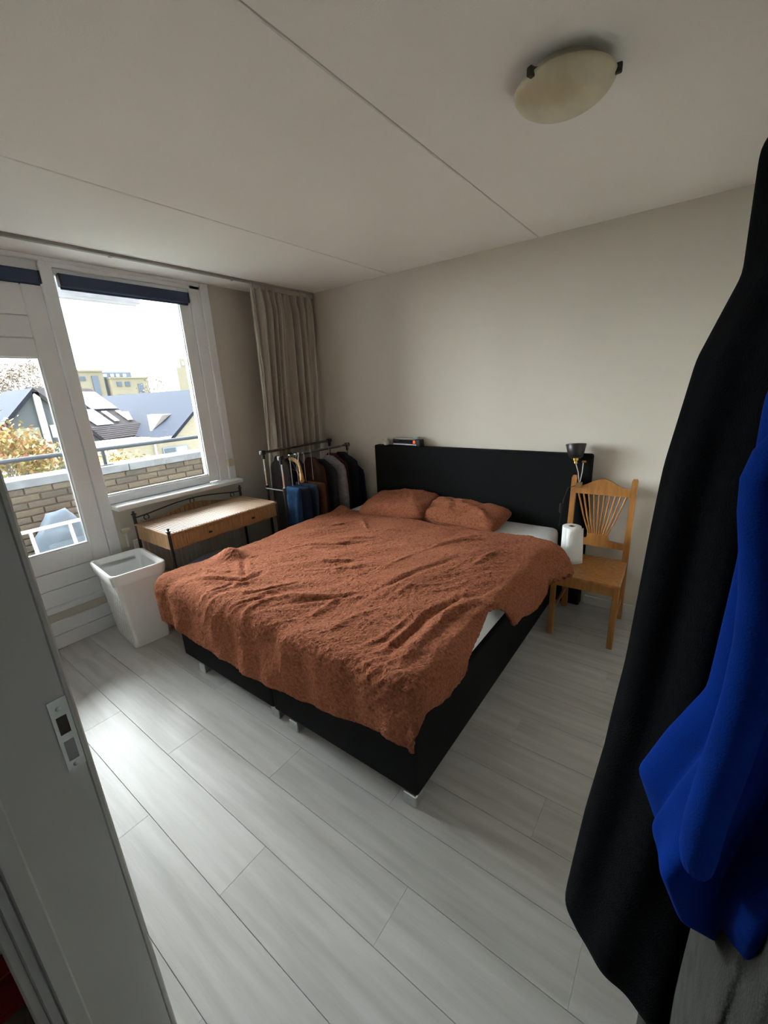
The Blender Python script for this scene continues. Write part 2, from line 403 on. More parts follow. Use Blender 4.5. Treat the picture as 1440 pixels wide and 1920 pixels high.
bpart('headboard', .335, 2.24, -.088, -.008, .004, 1.170, black_fabric, .016)
mt = empty('mattress', (bcx, bcy, .41), label='white sheeted mattress showing beside the rust blanket', cat='mattress')
mm = MB().box(BX0+.01-bcx, BX1-.006-bcx, BY0+.01-bcy, BY1-bcy, 0, .205, .045, 4).build('fitted_sheet', sheet_white, mt, 'all')

# rust coloured blanket draped over the mattress
TOP = .63
CREASE = [  # polyline, amplitude, width
 ([(0.52,-2.11),(0.68,-2.03),(0.8,-1.98),(0.81,-1.85)], -.028, .020),
 ([(0.75,-2.16),(0.79,-2.05)], -.018, .016),
 ([(0.96,-2.07),(1.02,-1.98),(1.06,-1.9),(1.1,-1.83)], -.022, .016),
 ([(0.99,-2.18),(1.05,-2.08),(1.06,-2.04)], -.020, .016),
 ([(1.12,-2.24),(1.09,-2.13),(1.12,-2.02),(1.23,-1.92),(1.33,-1.83)], .026, .026),
 ([(0.50,-1.76),(0.60,-1.83),(0.76,-1.93)], -.016, .022),
 ([(1.01,-1.49),(1.15,-1.41)], -.018, .018),
 ([(0.85,-1.62),(1.01,-1.47),(1.15,-1.38),(1.35,-1.2)], .014, .022),
 ([(1.39,-1.03),(1.53,-0.89),(1.68,-0.6)], -.020, .020),
 ([(1.33,-1.08),(1.5,-0.95),(1.68,-0.68)], .014, .022),
 ([(0.64,-1.4),(0.84,-1.28),(1.02,-1.11)], -.018, .018),
 ([(0.55,-1.3),(0.8,-1.18),(1.1,-.95)], .016, .022),
 ([(1.84,-1.19),(1.88,-0.83)], .020, .022), ([(1.37,-1.48),(1.44,-1.15)], .015, .022),
 ([(0.53,-0.97),(0.64,-0.76)], -.018, .018), ([(0.65,-0.71),(0.88,-0.91)], .020, .018),
 ([(1.88,-1.77),(1.88,-1.96),(1.86,-2.1)], .018, .020), ([(1.82,-1.74),(1.82,-1.86),(1.81,-1.99),(1.77,-2.1)], .016, .020),
 ([(1.4,-1.78),(1.41,-2.06)], .016, .026), ([(1.64,-1.65),(1.67,-1.47)], .012, .022), ([(1.5,-1.8),(1.55,-1.6),(1.62,-1.35),(1.74,-1.05)], -.014, .024),
 ([(2.0,-2.16),(1.97,-2.02),(1.97,-1.88),(1.97,-1.71),(1.99,-1.58),(2.03,-1.49),(2.10,-1.43),(2.2,-1.44)], .030, .030),
 ([(1.92,-2.12),(1.90,-1.95),(1.90,-1.75),(1.95,-1.5),(2.03,-1.38)], -.016, .022),
 ([(1.2,-1.35),(1.45,-1.08),(1.6,-.8)], .014, .02), ([(.75,-1.05),(1.05,-.85),(1.3,-.72)], -.014, .018), ([(.9,-1.75),(1.15,-1.55),(1.4,-1.35)], -.012, .018), ([(1.2,-2.05),(1.32,-1.9),(1.5,-1.7)], -.014, .018), ([(1.55,-2.1),(1.6,-1.9),(1.68,-1.75)], .014, .022),
 ([(.40,-2.0),(.56,-1.98),(.66,-1.92)], -.022, .016), ([(.44,-2.08),(.6,-2.05),(.72,-2.0)], .014, .016),
]
def seg_d(p, a, b):
    ab = (b[0]-a[0], b[1]-a[1]); t = ((p[0]-a[0])*ab[0] + (p[1]-a[1])*ab[1]) / (ab[0]**2 + ab[1]**2 + 1e-9)
    t = min(1, max(0, t)); return math.hypot(p[0]-a[0]-t*ab[0], p[1]-a[1]-t*ab[1])
def relief(s, t):
    h = 0
    for pts, a, w in CREASE:
        if not (min(q[0] for q in pts)-.12 < s < max(q[0] for q in pts)+.12 and min(q[1] for q in pts)-.12 < t < max(q[1] for q in pts)+.12): continue
        d = min(seg_d((s, t), a_, b_) for a_, b_ in zip(pts, pts[1:]))
        de = min(math.hypot(s-pts[0][0], t-pts[0][1]), math.hypot(s-pts[-1][0], t-pts[-1][1]))
        Lp = sum(math.hypot(b_[0]-a_[0], b_[1]-a_[1]) for a_, b_ in zip(pts, pts[1:]))
        a *= .62 * min(1, .15 + 2.6*de/Lp); w *= .80
        d += .012*noise.noise(Vector((s*9, t*9, a*50)))
        h += a * math.exp(-(d/w)**2)
        if a < 0: h += -a * .6 * math.exp(-((d-1.9*w)/(1.3*w))**2)
    h += .072 * math.exp(-(((s-.36)/.10)**2 + ((t+1.76)/.085)**2))     # lump at the window edge
    h += .060 * math.exp(-(((s-.33)/.07)**2 + ((t+.60)/.07)**2))
    h += .030 * math.exp(-(((s-1.75)/.35)**2 + ((t+1.0)/.4)**2))
    ca, sa = math.cos(.95), math.sin(.95)
    u, v = s*ca + t*sa, -s*sa + t*ca
    h += .012 * noise.noise(Vector((u*2.2, v*8.5, .3)))
    rg = 1 - abs(noise.noise(Vector((u*3.0, v*13 + 1.5*noise.noise(Vector((u*2, v*2, 9))), 3.3))))*2.2
    h += .0065 * max(0, rg)**2 * (.4 + .6*abs(noise.noise(Vector((s*1.7, t*1.7, 4)))*2))
    h += .018 * noise.noise(Vector((s*2.1, t*2.1, 7.7)))
    return h
def lerp_tab(tab, x):
    if x <= tab[0][0]: return tab[0][1]
    for (a, va), (b, vb) in zip(tab, tab[1:]):
        if x <= b:
            f = (x-a)/(b-a); f = f*f*(3-2*f); return va + (vb-va)*f
    return tab[-1][1]
OR_T = [(-2.5, .07), (-2.2, .15), (-2.0, .19), (-1.85, .17), (-1.70, .085), (-1.50, .03), (-1.42, .06), (-1.30, .22), (-1.0, .29), (-.75, .27), (-.62, .26), (-.5, .20)]
OF_S = [(.0, .28), (.3, .33), (.7, .38), (1.2, .39), (1.6, .37), (1.9, .34), (2.1, .30)]
HEAD = [(.1, -.62), (.4, -.50), (1.2, -.50), (1.75, -.47), (1.95, -.42), (2.2, -.47), (2.4, -.55)]
def blanket_base(s, t):
    ex = max(0, s - (BX1-.01)) - max(0, (BX0+.01) - s); ey = max(0, (BY0+.01) - t)
    x = min(max(s, BX0+.01), BX1-.01); y = max(t, BY0+.01)
    e = math.hypot(ex, ey)
    if e < 1e-6: return Vector((x, y, TOP)), Vector((0, 0, 1))
    d = Vector((ex/e, -ey/e, 0))
    r = .055
    if ex > 0: r += lerp_tab([(-2.0, 0), (-1.5, .005), (-1.2, .05), (-.8, .06), (-.55, .07)], t) * (ex/e)
    if ex < 0: r += .01 * (-ex/e)
    if ey > 0: r += lerp_tab([(.2, .03), (.6, .02), (1.2, .0), (2.1, .0)], s) * (ey/e)
    if e < r*math.pi/2:
        a = e/r; off, dz = r*math.sin(a), -r*(1-math.cos(a)); nrm = d*math.sin(a) + Vector((0, 0, math.cos(a)))
    else:
        off, dz = r, -(r + e - r*math.pi/2); nrm = d
    return Vector((x, y, TOP)) + d*off + Vector((0, 0, dz)), nrm
def blanket():
    ns, nt = 300, 290; P = []
    for i in range(nt):
        v = i/(nt-1); row = []
        for k in range(ns):
            u = k/(ns-1)
            s0 = BX0 - .27 + u*(BX1 - BX0 + .27 + .25)
            tf = BY0 - lerp_tab(OF_S, s0); th = lerp_tab(HEAD, s0)
            t = tf + v*(th - tf)
            sl = BX0 - .27 + .03*math.sin(6*t); sr = BX1 + lerp_tab(OR_T, t)
            s = sl + u*(sr - sl)
            p, n = blanket_base(s, t)
            h = relief(s, t)
            ey = max(0, BY0 - t); ex = max(0, s - BX1)
            if ey > 0.02:   # vertical folds of the hanging foot end
                h += min(1, ey/.15) * (.007*math.sin(s*27 + 1.6*math.sin(s*5)) + .016*noise.noise(Vector((s*11, t*1.5, 2))))
            if ex > .02: h += min(1, ex/.15) * .012*math.sin(t*13 + 1)
            h += .0035*noise.noise(Vector((s*60, t*60, 1))) + .0035*noise.noise(Vector((s*110, t*110, 5)))
            q = p + n*(h + .012)
            # flap end resting on the chair seat
            if ex > .02 and t > -1.0:
                f = min(1, ex/.2) * max(0, 1 - abs(t + .57)/.22)
                q.x += .085*f; q.z = max(q.z, TOP - .165*f - (1-f)*.5)
            if ex > .08 and -.80 < t < -.3 and q.z < .478 and q.x > 2.10: q.z = .478
            m = min(u, 1-u, v, 1-v)
            if m < .004: q -= n*.012
            row.append(q)
        P.append(row)
    return P
bk = empty('blanket', (bcx, bcy, TOP), label='rust coloured teddy fleece blanket spread over the bed', cat='blanket')
mb = MB().grid([[p - Vector((bcx, bcy, TOP)) for p in row] for row in blanket()])
o = mb.build('cover', plush, bk, 'all'); solidify(o, .016, -1)

def pillow(name, loc, sx_, sy_, sz_, rot, label, seed):
    e = empty(name, loc, label=label, cat='pillow', group='pillows against the headboard')
    e.rotation_euler = rot
    n = 46; bm = bmesh.new(); top = {}; bot = {}
    for i in range(n+1):
        for k in range(n+1):
            u, v = 2*i/n-1, 2*k/n-1
            f = (max(0, 1-abs(u)**2.6) * max(0, 1-abs(v)**2.6))**.42
            kc = 1 - .13*abs(u*v)**3; px = u*sx_*(1 - .05*(1-v*v))*kc; py = v*sy_*(1 - .07*(1-u*u))*kc
            w = .030*noise.noise(Vector((u*2.2+seed, v*2.2, 1))) + .014*noise.noise(Vector((u*5+seed, v*4, 2))) + .006*noise.noise(Vector((u*9+seed, v*6, 4))) + .003*noise.noise(Vector((u*34+seed, v*28, 4)))
            top[i, k] = bm.verts.new((px, py, f*sz_ + w*f))
            bot[i, k] = top[i, k] if i in (0, n) or k in (0, n) else bm.verts.new((px, py, -f*sz_*.8 + w*f))
    for i in range(n):
        for k in range(n):
            bm.faces.new((top[i, k], top[i+1, k], top[i+1, k+1], top[i, k+1]))
            try: bm.faces.new((bot[i, k+1], bot[i+1, k+1], bot[i+1, k], bot[i, k]))
            except ValueError: pass
    m = MB(); m.bm.free(); m.bm = bm
    m.build('pillowcase', plush, e, 'all')
    def rim_pt(u, v):
        kc = 1 - .13*abs(u*v)**3; return (u*sx_*(1 - .05*(1-v*v))*kc, v*sy_*(1 - .07*(1-u*u))*kc, 0)
    pts = [rim_pt(-1 + q/10, -1) for q in range(21)] + [rim_pt(1, -1 + q/10) for q in range(1, 21)]
    MB().tube(pts, .005, 6).build('piping', plush, e, True)
    return e
pillow('pillow', (.78, -.335, .692), .34, .24, .095, (R(9), R(-2), R(7)), 'plump rust fleece pillow nearer the window, overlapping its neighbour', 1)
pillow('pillow', (1.37, -.30, .680), .37, .20, .085, (R(9), R(1), R(-2)), 'flatter rust fleece pillow nearer the wooden chair', 5)

# ------------------------------------------------------------------ clock radio and bits on the headboard
ck = empty('clock_radio', (.70, -.052, 1.17), R(-4), label='low black clock radio with orange display on the headboard', cat='clock radio')
MB().box(-.155, .155, -.035, .035, 0.0, .062, .008, 3).build('body', plastic_black, ck, True)
MB().box(-.135, .115, -.0395, -.034, .026, .056, .001, 1).build('display', mat('dark_display', (0.02, 0.012, 0.02), 0.1), ck)
MB().box(-.14, .12, -.041, -.035, .012, .021, .001, 1).build('silver_strip', steel, ck)
em = bpy.data.materials.new('orange_digit'); em.use_nodes = True
em.node_tree.nodes['Principled BSDF'].inputs['Emission Color'].default_value = (1, .12, .02, 1); em.node_tree.nodes['Principled BSDF'].inputs['Emission Strength'].default_value = .25
em.node_tree.nodes['Principled BSDF'].inputs['Base Color'].default_value = (.6, .08, .02, 1)
dg = MB().box(.088, .092, -.0405, -.039, .03, .052).box(.106, .110, -.0405, -.039, .03, .052).box(.09, .108, -.0405, -.039, .049, .053).box(.09, .108, -.0405, -.039, .039, .042).box(.09, .108, -.0405, -.039, .029, .032)
dg.build('lit_digit', em, ck)
MB().box(-.15, .10, -.03, .03, .062, .066, .001, 1).build('top_plate', steel, ck)
sf = empty('earplug_case', (.455, -.052, 1.17), label='small white crumpled tissue beside the clock radio', cat='tissue')
sf.name = 'tissue'
bm = bmesh.new(); bmesh.ops.create_icosphere(bm, subdivisions=3, radius=.03)
for v in bm.verts: v.co *= 1 + .55*noise.noise(v.co*55); v.co.z = v.co.z*1.1 + .027
m = MB(); m.bm.free(); m.bm = bm; m.build('crumple', mat('tissue_white', (0.72, 0.69, 0.64), 0.9), sf, 'all')
tl = empty('lip_balm', (.79, -.05, 1.236), label='tiny mint green lip balm tube on the clock radio', cat='lip balm')
MB().tube([(-.03, 0, .008), (.012, 0, .008)], .008, 10).build('tube', mat('mint_plastic', (0.35, 0.62, 0.55), 0.4), tl, True)
MB().tube([(.012, 0, .008), (.03, 0, .008)], .0082, 10).build('cap', mat('pink_brown_plastic', (0.35, 0.2, 0.18), 0.4), tl, True)

# ------------------------------------------------------------------ chair
ch = empty('wooden_chair', (2.335, -.33, 0), R(1.5), label='honey coloured wooden chair with fan shaped spindle back', cat='chair')
def cpart(mb, name, par=ch, sm=False): return mb.build(name, chair_wood, par, sm)
for s in (-1, 1):
    cpart(MB().bar((s*.182, -.215, 0), (s*.185, -.205, .43), .034, .034, (0, 1, 0), .004), 'leg')
    m = MB(); prof = [(0, .215), (.2, .196), (.43, .185), (.6, .19), (.8, .205), (1.012, .226)]
    rg = []
    for z, y in prof:
        w = .019 if z < .7 else .017
        xx = s*.185
        rg.append([(xx-w, y-.016, z), (xx+w, y-.016, z), (xx+w, y+.016, z), (xx-w, y+.016, z)])
    xx = s*.185; rg.append([(xx-.011, .218, 1.026), (xx+.011, .218, 1.026), (xx+.011, .238, 1.026), (xx-.011, .238, 1.026)])
    cpart(m.rings(rg), 'back_post')
st = cpart(MB().prism([(-.205, -.235, .428), (.205, -.235, .428), (.198, .205, .428), (-.198, .205, .428)], (0, 0, .026)), 'seat')
md = st.modifiers.new('b', 'BEVEL'); md.width = .007; md.segments = 3
cpart(MB().box(-.17, .17, -.222, -.204, .37, .428, .003, 1), 'apron'); cpart(MB().box(-.17, .17, .172, .19, .37, .428, .003, 1), 'apron')
for s in (-1, 1):
    cpart(MB().box(s*.185-.009, s*.185+.009, -.19, .17, .37, .428, .003, 1), 'apron')
    cpart(MB().bar((s*.184, -.2, .16), (s*.184, .18, .16), .016, .022, (0, 0, 1), .003), 'stretcher')
# crest rail with an arched top
n = 18; f = []; 
for i in range(n+1):
    u = -1 + 2*i/n; x = u*.168
    zt = .955 + .058*(math.cos(u*math.pi)*.5+.5)**1.2; f.append((x, zt))
pts = [(x, .198 + (z-.9)*.1, z) for x, z in f] + [(.168, .196, .905), (-.168, .196, .905)]
cpart(MB().prism(pts, (0, .022, 0)), 'crest_rail')
cpart(MB().prism([(-.168, .178, .535), (.168, .178, .535), (.168, .178, .578), (.075, .178, .585), (.062, .178, .625), (-.062, .178, .625), (-.075, .178, .585), (-.168, .178, .578)], (0, .022, 0)), 'lower_rail')
for i in range(10):
    u = -1 + 2*i/9
    cpart(MB().tube([(u*.056, .19, .615), (u*.10, .193, .74), (u*.150, .205, .912)], .0058, 8), 'spindle', sm=True)

# clip-on lamp on the chair back
lp = empty('clip_lamp', (2.165, -.125, 1.012), label='black clip-on lamp with brass fittings and upturned shade on the chair back', cat='lamp')
Mt = Matrix.Rotation(R(-6), 3, 'Y') @ Matrix.Rotation(R(-12), 3, 'X')
base = Vector((-.022, .0, .135))
MB().lathe([(.001, .0), (.030, .001), (.045, .012), (.056, .05), (.067, .098), (.066, .099), (.054, .052), (.043, .016), (.03, .006), (.001, .005)], base, 28, Mt).build('lamp_shade', plastic_black, lp, 'all')
MB().lathe([(.064, .0965), (.052, .052), (.041, .017), (.028, .008), (.002, .007)], base, 28, Mt).build('shade_lining', plastic_white, lp, 'all')
MB().lathe([(.001, -.038), (.012, -.036), (.013, -.02), (.02, -.016), (.022, .0), (.001, .002)], base, 16, Mt).build('socket', brass, lp, True)
MB().lathe([(.001, -.014), (.009, -.013), (.009, .013), (.001, .014)], (.033, 0, .115), 12, Matrix.Rotation(R(90), 3, 'Y')).build('wing_nut', brass, lp, True)
MB().tube([(-.02, 0, .10), (.0, .0, .04), (.012, .0, -.035)], .0035, 8).build('arm', chrome, lp, True)
MB().tube([(.028, 0, .11), (.026, .0, .04), (.016, .0, -.035)], .0035, 8).build('arm', chrome, lp, True)
ab_m = mat('aged_brass', (0.30, 0.20, 0.09), 0.4, metal=.6)
MB().box(-.004, .034, -.032, -.022, -.065, -.03, .003, 1).build('clamp_jaw', ab_m, lp)
MB().box(-.004, .034, .0, .01, -.065, -.03, .003, 1).build('clamp_jaw', ab_m, lp)
MB().tube([(.005, -.02, -.05), (-.05, -.03, -.07), (-.075, -.03, -.16), (-.085, -.035, -.28), (-.09, -.04, -.36)], .003, 6).build('cable', plastic_black, lp, True)
MB().box(-.098, -.078, -.045, -.028, -.26, -.19, .005, 2).build('switch', plastic_black, lp)

# kitchen roll on the chair
kr = empty('kitchen_roll', (2.195, -.315, .4545), label='white kitchen paper roll standing on the chair seat', cat='paper roll')
paper = mat('paper_white', (0.74, 0.74, 0.73), 0.95, (0.71, 0.71, 0.70), 60, bump=.3, bscale=120)
MB().lathe([(.021, 0), (.060, 0), (.0605, .002), (.0605, .258), (.058, .26), (.021, .26), (.021, 0)], (0, 0, 0), 36).build('paper', paper, kr, True)
MB().lathe([(.0205, .002), (.0205, .2605), (.0175, .2605), (.0175, .002), (.0205, .002)], (0, 0, 0), 24).build('core', mat('cardboard', (0.28, 0.22, 0.16), 0.9), kr, True)
tail = [[(.0605*math.cos(a)+.002, .0605*math.sin(a)-.002, .258 - .256*q/8) for a in (-1.9, -1.5, -1.1, -.7)] + [(.062 + .012*q/8, -.015, .258-.256*q/8), (.072+.012*q/8, .004, .256-.254*q/8)] for q in range(9)]
o = MB().grid(tail).build('loose_sheet', paper, kr, 'all'); solidify(o, .0015)

# ------------------------------------------------------------------ wicker side table
tb = empty('wicker_table', (-.325, -1.468, 0), label='wicker topped side table with black iron frame under the window', cat='table')
hx, hy, zt = .255, .475, .772
MB().box(-hx, hx, -hy, hy, zt-.115, zt, .006, 2).build('tray_box', wicker, tb)
reed = mat('honey_reed', (0.30, 0.18, 0.098), 0.5, (0.22, 0.125, 0.062), 12, stretch=(2, 20, 2))
me = MB().tube([(-hx+.014, 0, 0), (hx-.014, 0, 0)], .0085, 8).mesh('reed', reed, True)
nre = 44
for i in range(nre): put('reed', me, tb, (0, -hy+.018 + i*(2*hy-.036)/(nre-1), zt+.0035))
for a, b in (((-hx, -hy), (hx, -hy)), ((hx, -hy), (hx, hy)), ((hx, hy), (-hx, hy)), ((-hx, hy), (-hx, -hy))):
    MB().tube([(a[0], a[1], zt+.003), (b[0], b[1], zt+.003)], .009, 8).build('edge_trim', wicker, tb, True)
cane = mat('woven_cane_front', (0.42, 0.24, 0.105), 0.55, (0.29, 0.155, 0.062), 22, stretch=(4, 7, .4), bump=.5, bscale=30, contrast=(.4, .6))
for y0, y1 in ((-.36, .005), (.03, .39)):
    d = MB().box(hx-.004, hx+.006, y0, y1, zt-.105, zt-.016, .003, 1).build('drawer', cane, tb)
    yc = (y0+y1)/2
    MB().tube([(hx+.006, yc, zt-.058), (hx+.02, yc, zt-.058)], [.006, .004], 8).box(hx+.016, hx+.024, yc-.014, yc+.014, zt-.066, zt-.052, .003, 1).build('knob', iron, d)
gal = []
for i in range(25):
    u = -1 + 2*i/24; gal.append((-hx, u*.40, zt + .004 + .062*(math.cos(u*math.pi)*.5+.5)))
MB().prism([(-hx+.004, .40, zt)] + [(-hx+.004, p[1], p[2]) for p in gal[::-1]] + [(-hx+.004, -.40, zt)], (.008, 0, 0)).build('back_gallery', wicker, tb)
for i in range(19):
    u = -.92 + 1.84*i/18; zz = zt + .062*(math.cos(u*math.pi)*.5+.5)
    if zz > zt+.012: MB().tube([(-hx+.016, u*.40, zt), (-hx+.016, u*.40, zz)], .006, 6).build('gallery_reed', reed, tb, True)
for sx_ in (-1, 1):
    for sy_ in (-1, 1):
        ztop = zt + (.075 if sx_ < 0 else .018)
        lg = MB().tube([(sx_*(hx-.003), sy_*(hy-.003), 0), (sx_*(hx-.003), sy_*(hy-.003), ztop)], .0115, 10).build('leg', iron, tb, True)
        if not (sx_ > 0 and sy_ > 0):
            MB().lathe([(.0001, .036), (.008, .034), (.0105, .026), (.006, .018), (.019, .014), (.019, .009), (.0115, .006), (.0115, 0)], (sx_*(hx-.003), sy_*(hy-.003), ztop), 14).build('finial', iron, lg, True)
arch = [(-hx, -hy + 2*hy*i/40, zt + .055 + .045*math.sin(math.pi*i/40)**1.5) for i in range(41)]
MB().tube(arch, .005, 8).build('back_rail', iron, tb, True)
for yy, zz, r_ in ((-.385, zt+.040, .019), (.0, zt+.078, .019), (.385, zt+.040, .019)):
    MB().tube([(-hx, yy + r_*math.cos(a), zz + r_*math.sin(a)) for a in [2*math.pi*q/20 - 1 for q in range(19)]], .0035, 6).build('scroll', iron, tb, True)
MB().box(-hx, hx, -hy, hy, .225, .240, .004, 1).build('lower_shelf', iron, tb)
for s in (-1, 1): MB().tube([(-hx, s*hy, .16), (hx, s*hy, .16)], .006, 8).build('cross_bar', iron, tb, True)
def lumpy(name, loc, sx_, sy_, sz_, m, label, cat, seed, part):
    e = empty(name, loc, label=label, cat=cat)
    bm = bmesh.new(); bmesh.ops.create_icosphere(bm, subdivisions=4, radius=1)
    for v in bm.verts:
        c = v.co.copy(); k = 1 + .16*noise.noise(c*1.7 + Vector((seed, 0, 0))) + .07*noise.noise(c*4.3 + Vector((0, seed, 0)))
        z = c.z*k
        z = max(z, -.75)
        v.co = Vector((math.copysign(abs(c.x)**.75, c.x)*k*sx_, math.copysign(abs(c.y)**.75, c.y)*k*sy_, (z+.75)*sz_))
    mm_ = MB(); mm_.bm.free(); mm_.bm = bm; mm_.build(part, m, e, 'all')
    return e
lumpy('plastic_bag', (-.30, -1.50, .24), .19, .28, .10, mat('pale_blue_plastic', (0.50, 0.55, 0.72), 0.3, (0.40, 0.45, 0.62), 6, bump=.4, bscale=14), 'pale blue plastic bag bundled under the wicker table', 'bag', 2.0, 'bundle')
def folded(name, x0, x1, y0, y1, z0, n_, th, ms, label, cat):
    e = empty(name, ((x0+x1)/2, (y0+y1)/2, z0), label=label, cat=cat)
    for i in range(n_):
        dx = random.uniform(-.008, .008)
        MB().box(-(x1-x0)/2+dx, (x1-x0)/2+dx, -(y1-y0)/2, (y1-y0)/2, i*th, (i+1)*th-.002, th*.45, 3).build('fold', ms[i % len(ms)], e, True)
    return e
folded('folded_towels', -.52, -.14, -1.925, -1.80, .24, 4, .035, [mat('olive_towel', (0.33, 0.33, 0.22), .95, bump=.4, bscale=120), mat('cream_towel', (0.55, 0.53, 0.42), .95, bump=.4, bscale=120)], 'olive and cream towels folded at the window end under the wicker table', 'towels')

# ------------------------------------------------------------------ laundry hamper
hp = empty('laundry_hamper', (-.375, -2.130, 0), R(-5), label='tall white plastic laundry hamper without a lid', cat='hamper')
def rrect(hx_, hy_, r_, z, n_=6):
    pts = []
    for cx_, cy_, a0 in ((hx_-r_, hy_-r_, 0), (-hx_+r_, hy_-r_, 90), (-hx_+r_, -hy_+r_, 180), (hx_-r_, -hy_+r_, 270)):
        for q in range(n_): 
            a = R(a0 + 90*q/(n_-1)); pts.append((cx_ + r_*math.cos(a), cy_ + r_*math.sin(a), z))
    return pts
HZ = .585
def hsz(z): f = z/HZ; return .192 + .030*f, .122 + .038*f
def shell():
    m = MB(); out = []; 
    for z in (0, .004, .03, .1, .2, .3, .4, .5, .545): a, b = hsz(z); out.append(rrect(a - (.006 if z == 0 else 0), b - (.006 if z == 0 else 0), .03, z))
    inn = []
    for z in (.545, .4, .2, .012): a, b = hsz(z); inn.append(rrect(a-.004, b-.004, .027, z))
    m.rings(out + inn, cap=True)
    return m
sh = shell()
# cut the lattice zone out of the -y and +y sides
def lat_zone(cn): return abs(cn.x) < .14 and .05 < cn.z < .52 and abs(cn.y) > .1
bmesh.ops.recalc_face_normals(sh.bm, faces=sh.bm.faces); sh.bm.normal_update()
gone = [f_ for f_ in sh.bm.faces if abs(f_.normal.y) > .9 and f_.calc_center_median().y < 0 and .04 < f_.calc_center_median().z < .49]
bmesh.ops.delete(sh.bm, geom=gone, context='FACES')
sh.build('body', plastic_white, hp, True)
rim = MB(); rr_ = []
for dz, g in ((.505, .004), (.505, .014), (.578, .020), (HZ, .016), (HZ, .004), (.565, -.004), (.51, -.004)):
    a, b = hsz(min(dz, HZ)); rr_.append(rrect(a+g, b+g, .038, dz))
rim.rings(rr_, cap=False)
rim.build('rim', plastic_white, hp, True)
hole = MB()
def clip_strip(c0, sg, z0=.028, z1=.502):   # strip x = c0 + sg*(z - z0) clipped to the open side
    P_ = []
    for q in range(60):
        z = z0 + (z1-z0)*q/59; x = c0 + sg*(z-z0); a_, b_ = hsz(z)
        if abs(x) <= a_ - .022: P_.append((x, -(b_-.002), z))
    return (P_[0], P_[-1]) if len(P_) > 3 else None
for sg in (-1, 1):
    for i in range(-22, 23):
        e_ = clip_strip(i*.036, sg*1.0)
        if e_: hole.bar(e_[0], e_[1], .0035, .0125, (1, 0, 0))
for q in range(1, 6):
    z = .028 + .474*q/6; a_, b_ = hsz(z); hole.bar((-a_+.02, -(b_-.002), z), (a_-.02, -(b_-.002), z), .010, .004, (0, 1, 0))
lt = hole.build('lattice', plastic_white, hp); lt['kind'] = 'stuff'

# ------------------------------------------------------------------ clothes rack and garments
rk = empty('clothes_rack', (-.15, -.50, 0), label='double rail clothes rack with chrome posts and grey rails in the corner', cat='clothes rack')
rail_grey = mat('grey_tube', (0.13, 0.125, 0.12), 0.35, metal=.6)
RX = (.145, -.115); RZ = (1.16, 1.19); RY = (( -.44, .41), (-.42, .43))
for q in (0, 1):
    x, z = RX[q], RZ[q]
    MB().tube([(x, RY[q][0]-.03, z), (x, RY[q][1]+.03, z)], .0115, 10).build('rail', rail_grey, rk, True)
    for yy in RY[q]:
        MB().tube([(x, yy, .09), (x, yy, .88)], .012, 10).build('lower_post', plastic_black, rk, True)
        MB().tube([(x, yy, .86), (x, yy, z-.01)], .009, 10).build('chrome_post', chrome, rk, True)
        cl = MB().box(x-.019, x+.019, yy-.026, yy+.022, z-.018, z+.019, .006, 2); cl.tube([(x, yy, z-.055), (x, yy, z)], .015, 10); cl.build('joint', plastic_black, rk)
        MB().tube([(x, yy, .84), (x, yy, .90)], .016, 10).build('collar', plastic_black, rk, True)
for yy in (-.43, .42):
    MB().tube([(-.19, yy, .10), (.21, yy, .10)], .012, 10).build('foot_bar', plastic_black, rk, True)
    MB().tube([(-.115, yy, .87), (.145, yy, .87)], .009, 10).build('brace', plastic_black, rk, True)
    for xx in (-.18, .20): MB().lathe([(.001, 0), (.02, .0), (.024, .02), (.02, .04), (.012, .045), (.012, .1)], (xx, yy, 0), 12).build('castor', plastic_black, rk, True)

fabric_cache = {}
def fab(nm, c, rough=.9):
    return mat(nm, c, rough, tuple(x*.72 for x in c), 26, bump=.35, bscale=240, spec=.12)
def garment(name, y, xc, zrail, zb, hw, th, m, label, cat, kind='shirt', seed=0, dz=.0):
    e = empty(name, (xc, y, zrail), label=label, cat=cat, group='clothes hanging on the rack')
    MB().tube([(0, 0, -.085-dz), (0, 0, -.02), (.004, 0, .004), (.0, 0, .0165), (-.012, 0, .015), (-.016, 0, .004)], .0022, 6).build('hanger_hook', steel, e, True)
    rs = []; N = 36
    if kind == 'shirt': prof = [(-.055-dz, .05, .6), (-.075-dz, .075, .8), (-.10-dz, hw*.62, .9), (-.135-dz, hw*.93, 1), (-.18-dz, hw*1.0, 1.1)]
    else: prof = [(-.10-dz, hw*.96, .35), (-.115-dz, hw*.99, .7), (-.14-dz, hw, .8)]
    z_ = prof[-1][0]; nz_ = 16
    for q in range(1, nz_+1):
        f = q/nz_; prof.append((z_ + (zb-zrail-z_)*f, hw*(1.0 + (.05 if kind == 'shirt' else .0)*math.sin(f*3)), 1.1 + .25*f))
    for i, (z, w, tk) in enumerate(prof):
        ring = []
        f = i/len(prof)
        for k in range(N):
            a = 2*math.pi*k/N; cx_, sy_ = math.cos(a), math.sin(a)
            x = math.copysign(abs(cx_)**.6, cx_)*w
            yy = math.copysign(abs(sy_)**.8, sy_)*th*tk
            fold = .5*th*(.3+f)*math.sin(x*45 + seed + 2*f) + .35*th*f*math.sin(x*83 + 2*seed)
            x2 = x + .008*f*math.sin(z*9 + seed)
            ring.append((x2, yy + fold, z + (.006*math.sin(x*20+seed) if i == len(prof)-1 else 0)))
        rs.append(ring)
    o = MB().rings(rs).build('cloth', m, e, 'all')
    return e
FX, BX_ = -.005, -.265
